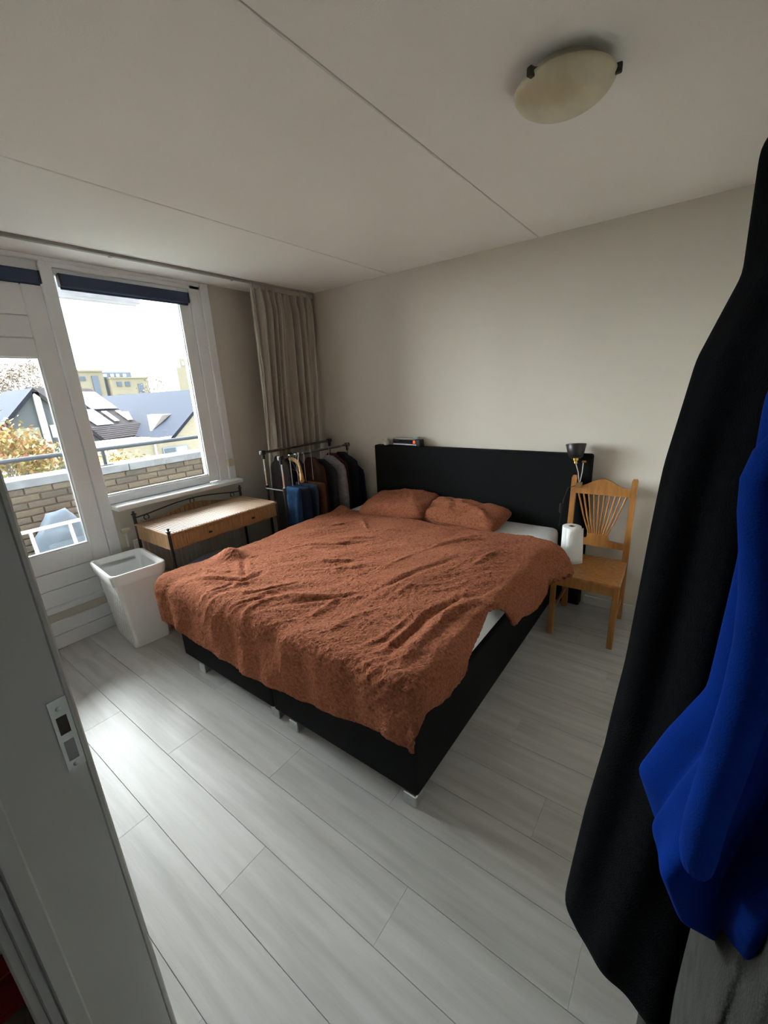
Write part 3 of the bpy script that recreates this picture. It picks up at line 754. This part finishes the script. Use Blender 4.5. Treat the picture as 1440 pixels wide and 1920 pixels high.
G = [ # name,y,x,rz,zb,hw,th,mat,label,cat,kind,dz
 ('jeans', -.86, FX+.02, 1.16, .22, .085, .028, fab('mid_blue_denim', (0.026, 0.075, 0.175)), 'bright blue jeans at the window end of the front rail', 'jeans', 'pants', .17),
 ('jeans', -.80, FX+.03, 1.16, .18, .125, .028, fab('dark_blue_denim', (0.011, 0.024, 0.052)), 'dark blue jeans next to the bright blue pair on the front rail', 'jeans', 'pants', .17),
 ('trousers', -.72, FX+.04, 1.16, .18, .14, .022, fab('slate_denim', (0.02, 0.036, 0.066)), 'slate blue trousers hanging beside the wooden hanger', 'trousers', 'pants', .16),
 ('trousers', -.64, FX+.05, 1.16, .20, .15, .022, fab('brown_corduroy', (0.10, 0.045, 0.02)), 'brown trousers hanging below the wooden hanger', 'trousers', 'pants', .16),
 ('cardigan', -.56, FX-.03, 1.16, .30, .15, .028, fab('dark_brown_wool', (0.045, 0.022, 0.015)), 'dark brown cardigan in the middle of the front rail', 'cardigan', 'shirt', 0),
 ('shirt', -.47, FX+.0, 1.16, .30, .185, .028, fab('charcoal_cotton', (0.028, 0.029, 0.036)), 'charcoal shirt between the brown cardigan and the grey shirt', 'shirt', 'shirt', .03),
 ('shirt', -.375, FX+.015, 1.16, .34, .195, .032, fab('light_grey_cotton', (0.23, 0.23, 0.245)), 'light grey shirt hanging near the headboard wall', 'shirt', 'shirt', .01),
 ('shirt', -.30, FX-.02, 1.16, .34, .185, .028, fab('maroon_cotton', (0.055, 0.012, 0.018)), 'maroon shirt showing at one shoulder behind the light grey shirt', 'shirt', 'shirt', 0),
 ('jacket', -.21, FX+.03, 1.16, .26, .20, .034, fab('black_navy_cloth', (0.010, 0.011, 0.018)), 'black jacket at the wall end of the front rail', 'jacket', 'shirt', 0),
 ('coat', -.13, FX+.045, 1.16, .24, .19, .028, fab('deep_navy_cloth', (0.010, 0.013, 0.045)), 'deep navy coat hanging last against the beige wall', 'coat', 'shirt', .10),
 ('sweater', -.74, BX_, 1.19, .30, .13, .026, fab('dark_grey_knit', (0.05, 0.046, 0.045)), 'dark grey sweater at the window end of the rear rail', 'sweater', 'shirt', 0),
 ('sweater', -.58, BX_, 1.19, .30, .13, .026, fab('navy_grey_pattern', (0.035, 0.042, 0.065)), 'navy grey sweater in the middle of the rear rail', 'sweater', 'shirt', 0),
]
for i, (nm, y, x, zr, zb, hw, th, m, lb, ct, kd, dz) in enumerate(G):
    garment(nm, y, x if kd != 'x' else x, zr, zb, hw, th, m, lb, ct, kd, i*1.7, dz)
# wooden hanger, swung at an angle
wh = empty('wooden_hanger', (-.005, -.745, 1.16), R(-28), label='light wooden coat hanger with white hook hanging empty on the rack', cat='hanger')
wh.rotation_euler.y = R(22)
hw_m = mat('beech_hanger', (0.58, 0.32, 0.11), .35, (0.48, 0.25, 0.08), 10, stretch=(1, 6, 6))
def arm(s):
    rs = []
    for i in range(9):
        f = i/8; x = s*f*.20; z = -.085 - .065*f**1.2 ; y = -.02*f*f
        a, b = .012 + .009*f*f, .021 - .003*f
        rs.append([(x, y + a*math.cos(t_), z + b*math.sin(t_)) for t_ in [2*math.pi*q/10 for q in range(10)]])
    return rs
MB().rings(arm(1)).rings(arm(-1)).build('shoulder', hw_m, wh, True)
MB().tube([(0, 0, -.075), (0, 0, -.03), (.012, 0, -.008), (.012, 0, .008), (.0, 0, .0175), (-.012, 0, .010), (-.014, 0, -.004)], .0035, 8).build('hook', plastic_white, wh, True)
MB().tube([(-.17, -.02, -.15), (.17, -.02, -.15)], .005, 8).build('trouser_bar', chrome, wh, True)
wr = empty('wire_hanger', (-.005, -.80, 1.16), R(-20), label='thin metal wire hanger beside the wooden hanger', cat='hanger')
MB().tube([(-.008, 0, .004), (0, 0, .0145), (.012, 0, .004), (.0, 0, -.05), (-.17, 0, -.13), (.17, 0, -.13), (.0, 0, -.05)], .0018, 6).build('wire', chrome, wr, True)

# ------------------------------------------------------------------ ceiling lamp
cl = empty('ceiling_lamp', (2.32, -1.545, H), label='round cream glass ceiling lamp with dark clips, switched off', cat='lamp')
dish = mat('cream_alabaster_glass', (0.62, 0.57, 0.40), 0.28, (0.54, 0.49, 0.33), 7, stretch=(3, 1, 1), coat=.3)
MB().lathe([(.001, 0), (.105, 0), (.105, -.03), (.10, -.035), (.001, -.035)], (0, 0, 0), 32).build('base', mat('cream_enamel', (0.55, 0.52, 0.42), .5), cl, True)
prof = [(.152*math.sin(a), -.040 - .062*(math.cos(a)-math.cos(1.40))/(1-math.cos(1.40))) for a in [1.40*q/14 for q in range(15)]]
prof = prof + [(r_-.004, z_+.004) for r_, z_ in prof[::-1]]
MB().lathe(prof, (0, 0, 0), 48).build('glass_dish', dish, cl, 'all')
for a in (-112, 8, 128):
    ca, sa = math.cos(R(a)), math.sin(R(a))
    k = MB().box(-.012, .012, -.009, .009, -.052, -.028, .004, 2, Matrix.Translation((.150*ca, .150*sa, 0)) @ Matrix.Rotation(R(a), 4, 'Z'))
    k.bar((.150*ca, .150*sa, -.03), (.10*ca, .10*sa, -.018), .006, .004)
    k.build('clip', mat('dark_bronze', (0.03, 0.027, 0.02), .4, metal=.5), cl)

# ------------------------------------------------------------------ garments on the open door
def drape(name, rings_, m, label, cat, hooks, seed=0, folds=7, amp=.10, N=72, part='cloth'):
    e = empty(name, (0, 0, 0), label=label, cat=cat, group='clothes hung on the open door')
    # rings_: (z, cx, cy, rx, ry, amp)
    rs = []
    tab = rings_
    zs = []
    nsub = 7
    for (a, b) in zip(tab, tab[1:]):
        for q in range(nsub):
            f = q/nsub; f = f*f*(3-2*f) if False else f
            zs.append(tuple(x + (y-x)*f for x, y in zip(a, b)))
    zs.append(tab[-1])
    for i, (z, cx_, cy_, rx, ry, am) in enumerate(zs):
        r = []
        for k in range(N):
            a = 2*math.pi*k/N
            w = 1 + am*math.sin(folds*a + seed + z*1.5) + am*.6*math.sin((folds*2-1)*a + 2.1*seed - z*2.3) + .5*am*noise.noise(Vector((math.cos(a)*2, math.sin(a)*2, z*3 + seed)))
            p = (cx_ + rx*w*math.cos(a), cy_ + ry*w*math.sin(a), z)
            r.append(p)
        rs.append(r)
    o = MB().rings(rs).build(part, m, e, 'all'); subsurf(o, 1)
    return e
coat_m = mat('black_coat_cloth', (0.0055, 0.006, 0.0072), 0.95, (0.004, 0.0043, 0.005), 60, bump=.3, bscale=400, spec=.02)
bc_ = drape('long_coat', [(1.99, 2.895, -2.47, .045, .05, .02), (1.93, 2.88, -2.47, .062, .10, .03), (1.80, 2.885, -2.46, .062, .13, .05), (1.70, 2.875, -2.46, .085, .15, .06), (1.55, 2.865, -2.46, .095, .165, .07), (1.2, 2.855, -2.46, .105, .18, .07), (.9, 2.843, -2.45, .125, .19, .07), (.66, 2.835, -2.45, .135, .195, .07), (.60, 2.84, -2.44, .128, .18, .06)], coat_m, 'long black coat hanging on the open door beside the blue sweatshirt', 'coat', 0, seed=.8, folds=5)
MB().tube([(2.885, -2.47, 1.98), (2.90, -2.47, 2.02), (2.915, -2.46, 2.005)], .004, 6).build('hanging_loop', coat_m, bc_)
gr = drape('trousers', [(1.2, 2.90, -2.42, .03, .10, .05), (.62, 2.895, -2.42, .038, .09, .08), (.35, 2.90, -2.42, .034, .075, .1), (.12, 2.90, -2.42, .03, .07, .1)], fab('dark_grey_trouser', (0.035, 0.036, 0.034)), 'dark grey trousers hanging below the hem of the long black coat', 'trousers', 0, seed=2.2, folds=5)
blue = mat('royal_blue_fleece', (0.002, 0.026, 0.22), 0.95, (0.0016, 0.021, 0.18), 12, bump=.15, bscale=500, spec=.05, sheen=.06)
bs = drape('sweatshirt', [(1.90, 2.915, -2.72, .018, .03, .03), (1.78, 2.905, -2.72, .035, .07, .05), (1.66, 2.90, -2.72, .052, .10, .10), (1.50, 2.905, -2.72, .050, .10, .13), (1.34, 2.91, -2.72, .055, .105, .15), (1.26, 2.90, -2.72, .072, .11, .15), (1.19, 2.893, -2.72, .084, .115, .15), (1.12, 2.905, -2.715, .072, .10, .13), (1.06, 2.92, -2.70, .045, .07, .1)], blue, 'royal blue sweatshirt hanging nearest the camera on the open door', 'sweatshirt', 0, seed=1.4, folds=6, N=110)
o = MB().rings([[(2.868 + .016*math.cos(a) + dx, -2.835 + .02*math.sin(a) + dy, z) for a in [2*math.pi*k/16 for k in range(16)]] for z, dx, dy in ((1.65, -.012, 0), (1.61, -.028, .004), (1.56, -.016, 0), (1.48, -.006, .0), (1.38, -.010, .0), (1.28, -.018, .004), (1.22, -.014, .005))]).build('sleeve', blue, bs, 'all'); subsurf(o, 1)

drape('jacket', [(1.25, 2.915, -2.74, .018, .12, .05), (1.0, 2.912, -2.74, .026, .15, .10), (.75, 2.912, -2.74, .026, .155, .12), (.55, 2.915, -2.74, .022, .15, .12)], fab('leaf_darkening_cloth', (0.05, 0.05, 0.046)), 'added dark grey jacket darkening the bright door leaf below the blue sweatshirt', 'jacket', 0, seed=3.1, folds=6)  # added garment that darkens the bright door leaf in the lower right corner

# ------------------------------------------------------------------ balcony
brick_m = [mat('brick_%d' % i, c, .9, tuple(x*.75 for x in c), 25, bump=.5, bscale=60) for i, c in enumerate(((0.045, 0.034, 0.0235), (0.038, 0.029, 0.0205), (0.051, 0.039, 0.027), (0.030, 0.0245, 0.0185)))]
concrete = mat('concrete_coping', (0.075, 0.08, 0.09), .95, (0.055, 0.058, 0.066), 9, bump=.3, bscale=50)
PX = -2.0
pw = struct('wall_parapet', MB().box(PX-.20, PX-.006, -3.6, 1.2, -.3, .99), mat('mortar', (0.036, 0.029, 0.0215), .95, bump=.4, bscale=90), label='brick balcony parapet outside the window')
bme = MB().box(0, .02, -.102, .102, -.0275, .0275, .004, 1).mesh('brick', brick_m[0])
rowh = .0655
for r_ in range(14):
    z = .955 - r_*rowh
    for q in range(15):
        y = -2.78 + q*.214 + (.107 if r_ % 2 else 0)
        o = put('brick', bme, pw, (PX-.012 + random.uniform(-.002, .002), y, z))
        o.material_slots[0].link = 'OBJECT'; o.material_slots[0].material = random.choice(brick_m)
for a, b in ((-3.6, -1.35), (-1.344, .9)):
    MB().box(PX-.27, PX+.035, a, b, .988, 1.065, .008, 2).build('coping_slab', concrete, pw)
br = empty('balcony_railing', (PX-.08, -1.5, 1.065), label='grey tubular balcony handrail on short posts above the parapet', cat='railing')
rail_m2 = mat('grey_railing', (0.022, 0.025, 0.031), .7, metal=.0, spec=.1)
MB().tube([(0, -2.0, .165), (0, 2.6, .165)], .021, 12).build('handrail', rail_m2, br, True)
for yy in (-1.6, -.02, 1.6):
    MB().tube([(0, yy, .0), (0, yy, .16)], .017, 10).build('post', rail_m2, br, True)
    MB().tube([(0, yy+.03, .0), (0, yy+.03, .16)], .006, 8).build('stay', chrome, br, True)
    MB().box(-.05, .05, yy-.06, yy+.06, 0, .008, .002, 1).build('base_plate', rail_m2, br)
    for s in (-1, 1): MB().lathe([(.012, .008), (.012, .016), (.005, .022), (.0001, .026)], (.025, yy+s*.04, 0), 10).build('bolt', chrome, br)
struct('floor_balcony', MB().box(PX-.2, -.98, -3.6, 1.2, -.32, -.2), mat('balcony_paving', (0.25, 0.25, 0.24), .9, (0.2, 0.2, 0.19), 5))
aw = empty('awning_box', (-.99, -2.1, 2.44), label='pale grey awning box fixed outside above the window', cat='awning')
awm = mat('grey_awning_case', (0.20, 0.195, 0.22), .6)
MB().box(-.10, .0, -1.1, .735, 0, .13, .01, 2).build('cassette', awm, aw)
MB().box(-.11, -.085, -1.1, .735, -.006, .03, .006, 2).build('front_bar', awm, aw)
# ladder leaning lengthwise, plastic storage box behind
ld = empty('ladder', (-1.50, -2.2, -.2), label='white ladder standing on its side on the balcony', cat='ladder')
lm = mat('white_ladder_paint', (0.22, 0.22, 0.205), .6)
for z in (.46, .885): MB().bar((.02 if z < .5 else -.08, -.9, z-.0), (.02 if z < .5 else -.08, 1.1, z), .022, .045, (1, 0, 0), .004).build('side_rail', lm, ld)
for q in range(7): MB().bar((.02, -.73+q*.28, .46), (-.08, -.73+q*.28, .885), .04, .022, (0, 1, 0), .004).build('rung', lm, ld)
for q in (-.8, 1.0): MB().bar((.03, q, 0), (.02, q, .46), .022, .04, (0, 1, 0), .004).build('leg', lm, ld)
lumpy('covered_barbecue', (-1.80, -2.12, -.2), .12, .22, .535, mat('blue_grey_cover', (0.034, 0.047, 0.064), .9, (0.026, 0.036, 0.05), 5), 'blue grey covered bundle standing on the balcony behind the door glass', 'cover', 4.0, 'cover')

# ------------------------------------------------------------------ view outside
gz = -5.2
struct('ground', MB().box(-160, PX-.25, -90, 140, gz-.3, gz), mat('ground_mix', (0.10, 0.10, 0.075), .95, (0.06, 0.075, 0.04), .4))
pale_brick = mat('pale_brick_wall', (0.27, 0.235, 0.18), .95, (0.235, 0.20, 0.15), 3, stretch=(1, 1, 6), bump=.1, bscale=12)
slate = mat('slate_tiles', (0.019, 0.022, 0.031), .95, (0.015, 0.0175, 0.025), 4, stretch=(1, 1, 8), spec=.05)
brown_roof = mat('brown_grey_tiles', (0.036, 0.032, 0.034), .95, (0.026, 0.0235, 0.025), 3, stretch=(.4, .4, 7), spec=.05)
dark_clad = mat('dark_timber_cladding', (0.06, 0.068, 0.078), .7, (0.045, 0.052, 0.06), 3, stretch=(1, 8, 1))
solar = mat('solar_glass', (0.16, 0.20, 0.27), .08, (0.13, 0.17, 0.235), 2)
ext_white = mat('exterior_white', (0.34, 0.335, 0.32), .8)
win_dark = mat('far_window_glass', (0.05, 0.065, 0.085), .08, (0.035, 0.05, 0.07), 1)
win_light = mat('far_window_curtain', (0.28, 0.34, 0.37), .2)

# house with the glazed gable and the solar panels
ha = empty('gable_house', (-29, 6, gz), label='house with a dark glazed gable, white centre post and solar panels', cat='house')
def hp_(mb, name, m, par=ha):
    o = mb.build(name, m, par)
    rt = par
    while rt.parent: rt = rt.parent
    o.location = -rt.location if par is rt else (0, 0, 0)
    return o
AP = (-27.0, 4.50, 2.62)
hp_(MB().prism([(-27.05, 1.6, gz), (-27.05, 7.2, gz), (-27.05, 7.2, -.30), (-27.05, 4.5, 2.45), (-27.05, 1.6, -.40)], (-5, 0, 0)), 'gable_wall', dark_clad)
hp_(MB().prism([(-26.8, 4.50, 2.66), (-26.8, 7.45, -.50), (-26.8, 7.25, -.58), (-26.8, 4.50, 2.38)], (-6, 0, 0)), 'roof', brown_roof)
hp_(MB().prism([(-26.8, 4.50, 2.66), (-26.8, 1.45, -.55), (-26.8, 1.65, -.62), (-26.8, 4.50, 2.38)], (-6, 0, 0)), 'roof', slate)
hp_(MB().box(-26.98, -26.80, 4.42, 4.72, gz, 2.45), 'centre_post', ext_white)
hp_(MB().box(-27.05, -26.9, 1.6, 2.95, gz, .55), 'side_wall', ext_white)
w_ = hp_(MB().box(-27.04, -26.98, 4.85, 6.0, -.1, .62), 'window', ext_white); hp_(MB().box(-26.985, -26.96, 4.95, 5.40, -.0, .55), 'pane', win_light, w_); hp_(MB().box(-26.985, -26.96, 5.48, 5.92, -.0, .55), 'pane', win_light, w_)
w_ = hp_(MB().box(-27.04, -26.98, 3.1, 4.35, -.6, .55), 'window', mat('pale_olive_panel', (0.19, 0.185, 0.13), .8))
o = w_
hp_(MB().prism([(-30.0, 5.0, 2.82), (-30.0, 8.42, 2.62), (-26.5, 10.25, -.48), (-26.5, 7.30, -.56)], (-.10, 0, -.16)), 'roof', brown_roof)
hp_(MB().prism([(-30.2, 5.0, 2.70), (-30.2, 8.35, 2.52), (-33.5, 8.35, -.6), (-33.5, 5.0, -.6)], (0, 0, -.15)), 'roof', brown_roof)
def on_roof(u, v, off=.06):   # u along eave 0..1, v from ridge 0..1
    a = Vector((-30.0, 5.0, 2.82)).lerp(Vector((-30.0, 8.42, 2.62)), u); b = Vector((-26.5, 7.30, -.56)).lerp(Vector((-26.5, 10.25, -.48)), u)
    p = a.lerp(b, v); return p + Vector((.66, 0, .75))*off
def roof_quad(us, vs, name, m, th=.05, par=ha, n=None):
    pts = [on_roof(us[0], vs[0]), on_roof(us[1], vs[0]), on_roof(us[1], vs[1]), on_roof(us[0], vs[1])]
    return hp_(MB().prism(pts, Vector((.66, 0, .75))*th), name, m, par)
for i in range(3):
    roof_quad((.50+i*.155, .65+i*.155), (.10, .27), 'solar_panel', solar); roof_quad((.50+i*.155, .65+i*.155), (.28, .45), 'solar_panel', solar)
for i in range(2):
    roof_quad((.20+i*.16, .35+i*.16), (.46, .60), 'solar_panel', solar); roof_quad((.20+i*.16, .35+i*.16), (.61, .75), 'solar_panel', solar)
for u in (.60, .86):
    s_ = roof_quad((u, u+.09), (.50, .70), 'skylight', ext_white); 
for i in range(7):
    roof_quad((.0, 1.0), (.77+i*.033, .795+i*.033), 'tile_course', brown_roof, .03)
hp_(MB().box(-30.0, -26.75, 7.3, 10.1, gz, -.52), 'wall', pale_brick)
hp_(MB().box(-26.9, -26.35, 7.2, 10.3, -.68, -.53), 'gutter', ext_white)
for y_, z_ in ((9.45, .9), (9.95, .1)):
    hp_(MB().prism([(-27.6, y_-.22, z_-.55), (-27.6, y_+.28, z_-.75), (-27.6, y_, z_+.15)], (-1.2, 0, 0)), 'dormer_cheek', ext_white)
# brick gabled house nearest on that side
hc = empty('brick_gable_house', (-24, 10, gz), label='pale brick house with a long slate roof and white dormer behind the handrail', cat='house')
hp_(MB().prism([(-22, 6.1, gz), (-22, 15.6, gz), (-22, 15.6, -.6), (-22, 12.2, 2.05), (-22, 9.15, -.52), (-22, 6.1, -.46)], (-3.6, 0, 0)), 'wall', pale_brick, hc)
hp_(MB().prism([(-21.85, 12.2, 2.22), (-21.85, 9.02, -.50), (-21.85, 9.15, -.62), (-21.85, 12.2, 2.02)], (-21, 0, 0)), 'roof', slate, hc)
hp_(MB().prism([(-21.85, 12.2, 2.22), (-21.85, 15.8, -.60), (-21.85, 15.6, -.72), (-21.85, 12.2, 2.02)], (-21, 0, 0)), 'roof', slate, hc)
w_ = hp_(MB().box(-22.02, -21.92, 8.48, 9.98, -1.72, -1.0), 'window', mat('blue_grey_frame', (0.16, 0.2, 0.25), .5), hc)
hp_(MB().box(-21.93, -21.90, 8.56, 9.2, -1.66, -1.06), 'pane', win_dark, w_); hp_(MB().box(-21.93, -21.90, 9.26, 9.92, -1.66, -1.06), 'pane', win_light, w_)
hp_(MB().box(-42, -25.6, 10.6, 15.2, gz, -.6), 'rear_wall', pale_brick, hc)
dm = hp_(MB().prism([(-26.2, 9.95, .78), (-24.2, 9.95, .78), (-24.9, 9.35, -.28)], (0, 1.2, 0)), 'dormer', ext_white, hc)
hp_(MB().box(-25.15, -24.95, 9.72, 9.80, .15, .42), 'pane', win_dark, dm)
hp_(MB().box(-22.0, -21.85, 8.02, 8.12, gz, -.5), 'downpipe', ext_white, hc)
hp_(MB().box(-22.05, -21.85, 6.0, 9.2, -.52, -.40), 'roof_edge', ext_white, hc)
# slate roof behind the glazed gable
hd = empty('low_slate_house', (-36, 3, gz), label='low slate roof behind the glazed gable house', cat='house')
hp_(MB().prism([(-39.6, -4, 2.65), (-39.6, 7.4, 2.60), (-34.8, 7.0, -.3), (-34.8, -4, -.3)], (-.1, 0, -.2)), 'roof', slate, hd)
hp_(MB().box(-39.6, -35.0, -4, 6.6, gz, -.3), 'wall', pale_brick, hd)
hp_(MB().box(-35.05, -34.75, -4, 6.8, -.5, -.28), 'gutter', ext_white, hd)

# apartment buildings
ap_brick = mat('apartment_beige_brick', (0.225, 0.20, 0.155), .95, (0.205, 0.18, 0.138), .6, spec=.1)
ap_dark = mat('apartment_dark_panel', (0.07, 0.09, 0.13), .5)
ab = empty('apartment_block', (-74, 26, gz), label='beige apartment block with dark stair strips and roof storey', cat='building')
hp_(MB().box(-80, -70.8, 21.0, 25.0, gz, 6.2), 'wall', ap_brick, ab)
hp_(MB().box(-79, -71.4, 24.6, 29.3, gz, 6.15), 'dark_section', ap_dark, ab)
hp_(MB().box(-78, -70, 25.55, 31.1, gz, 5.15), 'wall', ap_brick, ab)
hp_(MB().box(-70.9, -70.6, 23.35, 24.15, gz, 5.6), 'stair_glazing', ap_dark, ab)
hp_(MB().box(-70.1, -69.9, 29.35, 30.15, -1, 4.3), 'stair_glazing', ap_dark, ab)
hp_(MB().box(-80, -70.5, 20.9, 25.0, 6.2, 6.45), 'parapet', ap_brick, ab); hp_(MB().box(-78.2, -69.8, 25.5, 31.2, 5.15, 5.32), 'parapet', ap_brick, ab)
for z_ in (.2, 2.05, 3.95):
    for y_ in (26.3, 27.5):
        w_ = hp_(MB().box(-70.05, -69.9, y_, y_+.72, z_, z_+.72), 'window', ap_dark, ab); hp_(MB().box(-69.92, -69.88, y_+.06, y_+.66, z_+.06, z_+.66), 'pane', win_dark, w_)
for z_ in (.9, 2.9, 4.9):
    for y_ in (21.7,):
        w_ = hp_(MB().box(-70.85, -70.7, y_, y_+.85, z_, z_+.62), 'window', ap_dark, ab); hp_(MB().box(-70.72, -70.68, y_+.06, y_+.79, z_+.06, z_+.56), 'pane', win_dark, w_)
for y_ in (25.2, 26.2, 27.0, 28.0):
    hp_(MB().box(-71.42, -71.3, y_, y_+.5, 5.45, 5.9), 'window', win_light, ab)
for z_ in (.9, 2.2, 3.5): hp_(MB().box(-71.2, -70.2, 31.1, 31.6, z_, z_+.12), 'balcony', ap_dark, ab)
at_ = empty('apartment_tower', (-74, 39, gz), label='tall beige apartment tower beside the window edge', cat='building')
hp_(MB().box(-78, -70, 36.2, 42.5, gz, 6.8), 'wall', ap_brick, at_); hp_(MB().box(-77.5, -70.6, 37.3, 42, 6.8, 8.3), 'roof_storey', ap_brick, at_)
for z_ in (.6, 2.3, 4.0, 5.5): 
    w_ = hp_(MB().box(-70.1, -69.9, 38.2, 39.0, z_, z_+.9), 'window', ap_dark, at_); hp_(MB().box(-69.92, -69.86, 38.28, 38.92, z_+.08, z_+.82), 'pane', win_dark, w_)
for y_ in (37.6, 38.4): hp_(MB().box(-70.7, -70.5, y_, y_+.4, 7.2, 7.8), 'window', win_light, at_)

# trees
def branches(mb, p, d, L_, r_, depth, rng):
    q = p + d*L_
    mb.tube([p, p.lerp(q, .5) + Vector((rng.uniform(-.05, .05), rng.uniform(-.05, .05), 0))*L_, q], [r_, r_*.8, r_*.6], 5, False)
    if depth == 0: return [q]
    tips = []
    for _ in range(3):
        nd = (d + Vector((rng.uniform(-.6, .6), rng.uniform(-.6, .6), rng.uniform(-.15, .45)))).normalized()
        tips += branches(mb, q.lerp(p, rng.uniform(0, .35)), nd, L_*rng.uniform(.6, .8), r_*.58, depth-1, rng)
    return tips
def leaves(tips, per, spread, size, cols, nm, parent, rng):
    for ci, c in enumerate(cols):
        me_v, me_f = [], []
        for t in tips[ci::len(cols)]:
            for _ in range(per):
                p = t + Vector((rng.gauss(0, spread), rng.gauss(0, spread), rng.gauss(0, spread*.8)))
                a = Vector((rng.uniform(-1, 1), rng.uniform(-1, 1), rng.uniform(-1, 1))).normalized(); b = a.orthogonal().normalized()
                s_ = size*rng.uniform(.6, 1.2); i0 = len(me_v)
                me_v += [p - a*s_, p + b*s_*.5, p + a*s_, p - b*s_*.5]; me_f.append((i0, i0+1, i0+2, i0+3))
        me = bpy.data.meshes.new(nm); me.from_pydata([tuple(v) for v in me_v], [], me_f); me.materials.append(c)
        o = bpy.data.objects.new('foliage', me); COL.objects.link(o); o.parent = parent; o['kind'] = 'stuff'
def tree(name, loc, hgt, depth, label, cols, per, spread, size, seed, r0=.12, trunk_f=.3, cat='tree', group=None):
    rng = random.Random(seed); e = empty(name, loc, label=label, cat=cat, group=group)
    mb = MB(); tips = branches(mb, Vector((0, 0, 0)), Vector((0, 0, 1)), hgt*trunk_f, r0, depth, rng)
    mb.build('trunk', bark, e, True)
    if cols: leaves(tips, per, spread, size, cols, 'leaf_mass', e, rng)
bark = mat('bark', (0.11, 0.095, 0.08), .95, (0.07, 0.06, 0.05), 10)
yel = mat('yellow_leaf', (0.25, 0.17, 0.06), .9); gre = mat('olive_leaf', (0.13, 0.13, 0.045), .9); ora = mat('rust_leaf', (0.20, 0.085, 0.04), .9)
tree('autumn_tree', (-14.0, -.2, gz), 6.3, 4, 'yellow and rust autumn tree behind the balcony handrail', [yel, gre, yel, ora], 80, .34, .085, 3, .12, .40)
tree('autumn_tree', (-17.5, 3.9, gz), 5.2, 4, 'smaller olive and yellow autumn tree beside the white window mullion', [gre, yel, yel], 60, .30, .085, 11, .12, .38)
brown_leaf = mat('brown_leaf', (0.11, 0.08, 0.06), .9)
for i, (x_, y_, h_, lb) in enumerate(((-44, 5.4, 10.3, 'bare brown tree rising behind the low slate roof'), (-52, 11.2, 11.2, 'bare brown tree rising behind the glazed gable'), (-45, 20.6, 8.6, 'bare twiggy tree between the apartment block and tower'))):
    tree('bare_tree', (x_, y_, gz), h_, 5, lb, [brown_leaf], 5 if i < 2 else 1, .35, .12, 20+i, .16, .37, group='bare trees behind the roofs')
tree('evergreen_shrub', (-60, 24.0, gz), 6.6, 4, 'dark green round tree in front of the apartment block', [mat('dark_green_leaf', (0.06, 0.08, 0.045), .8)], 30, .45, .16, 31, .15, .36)
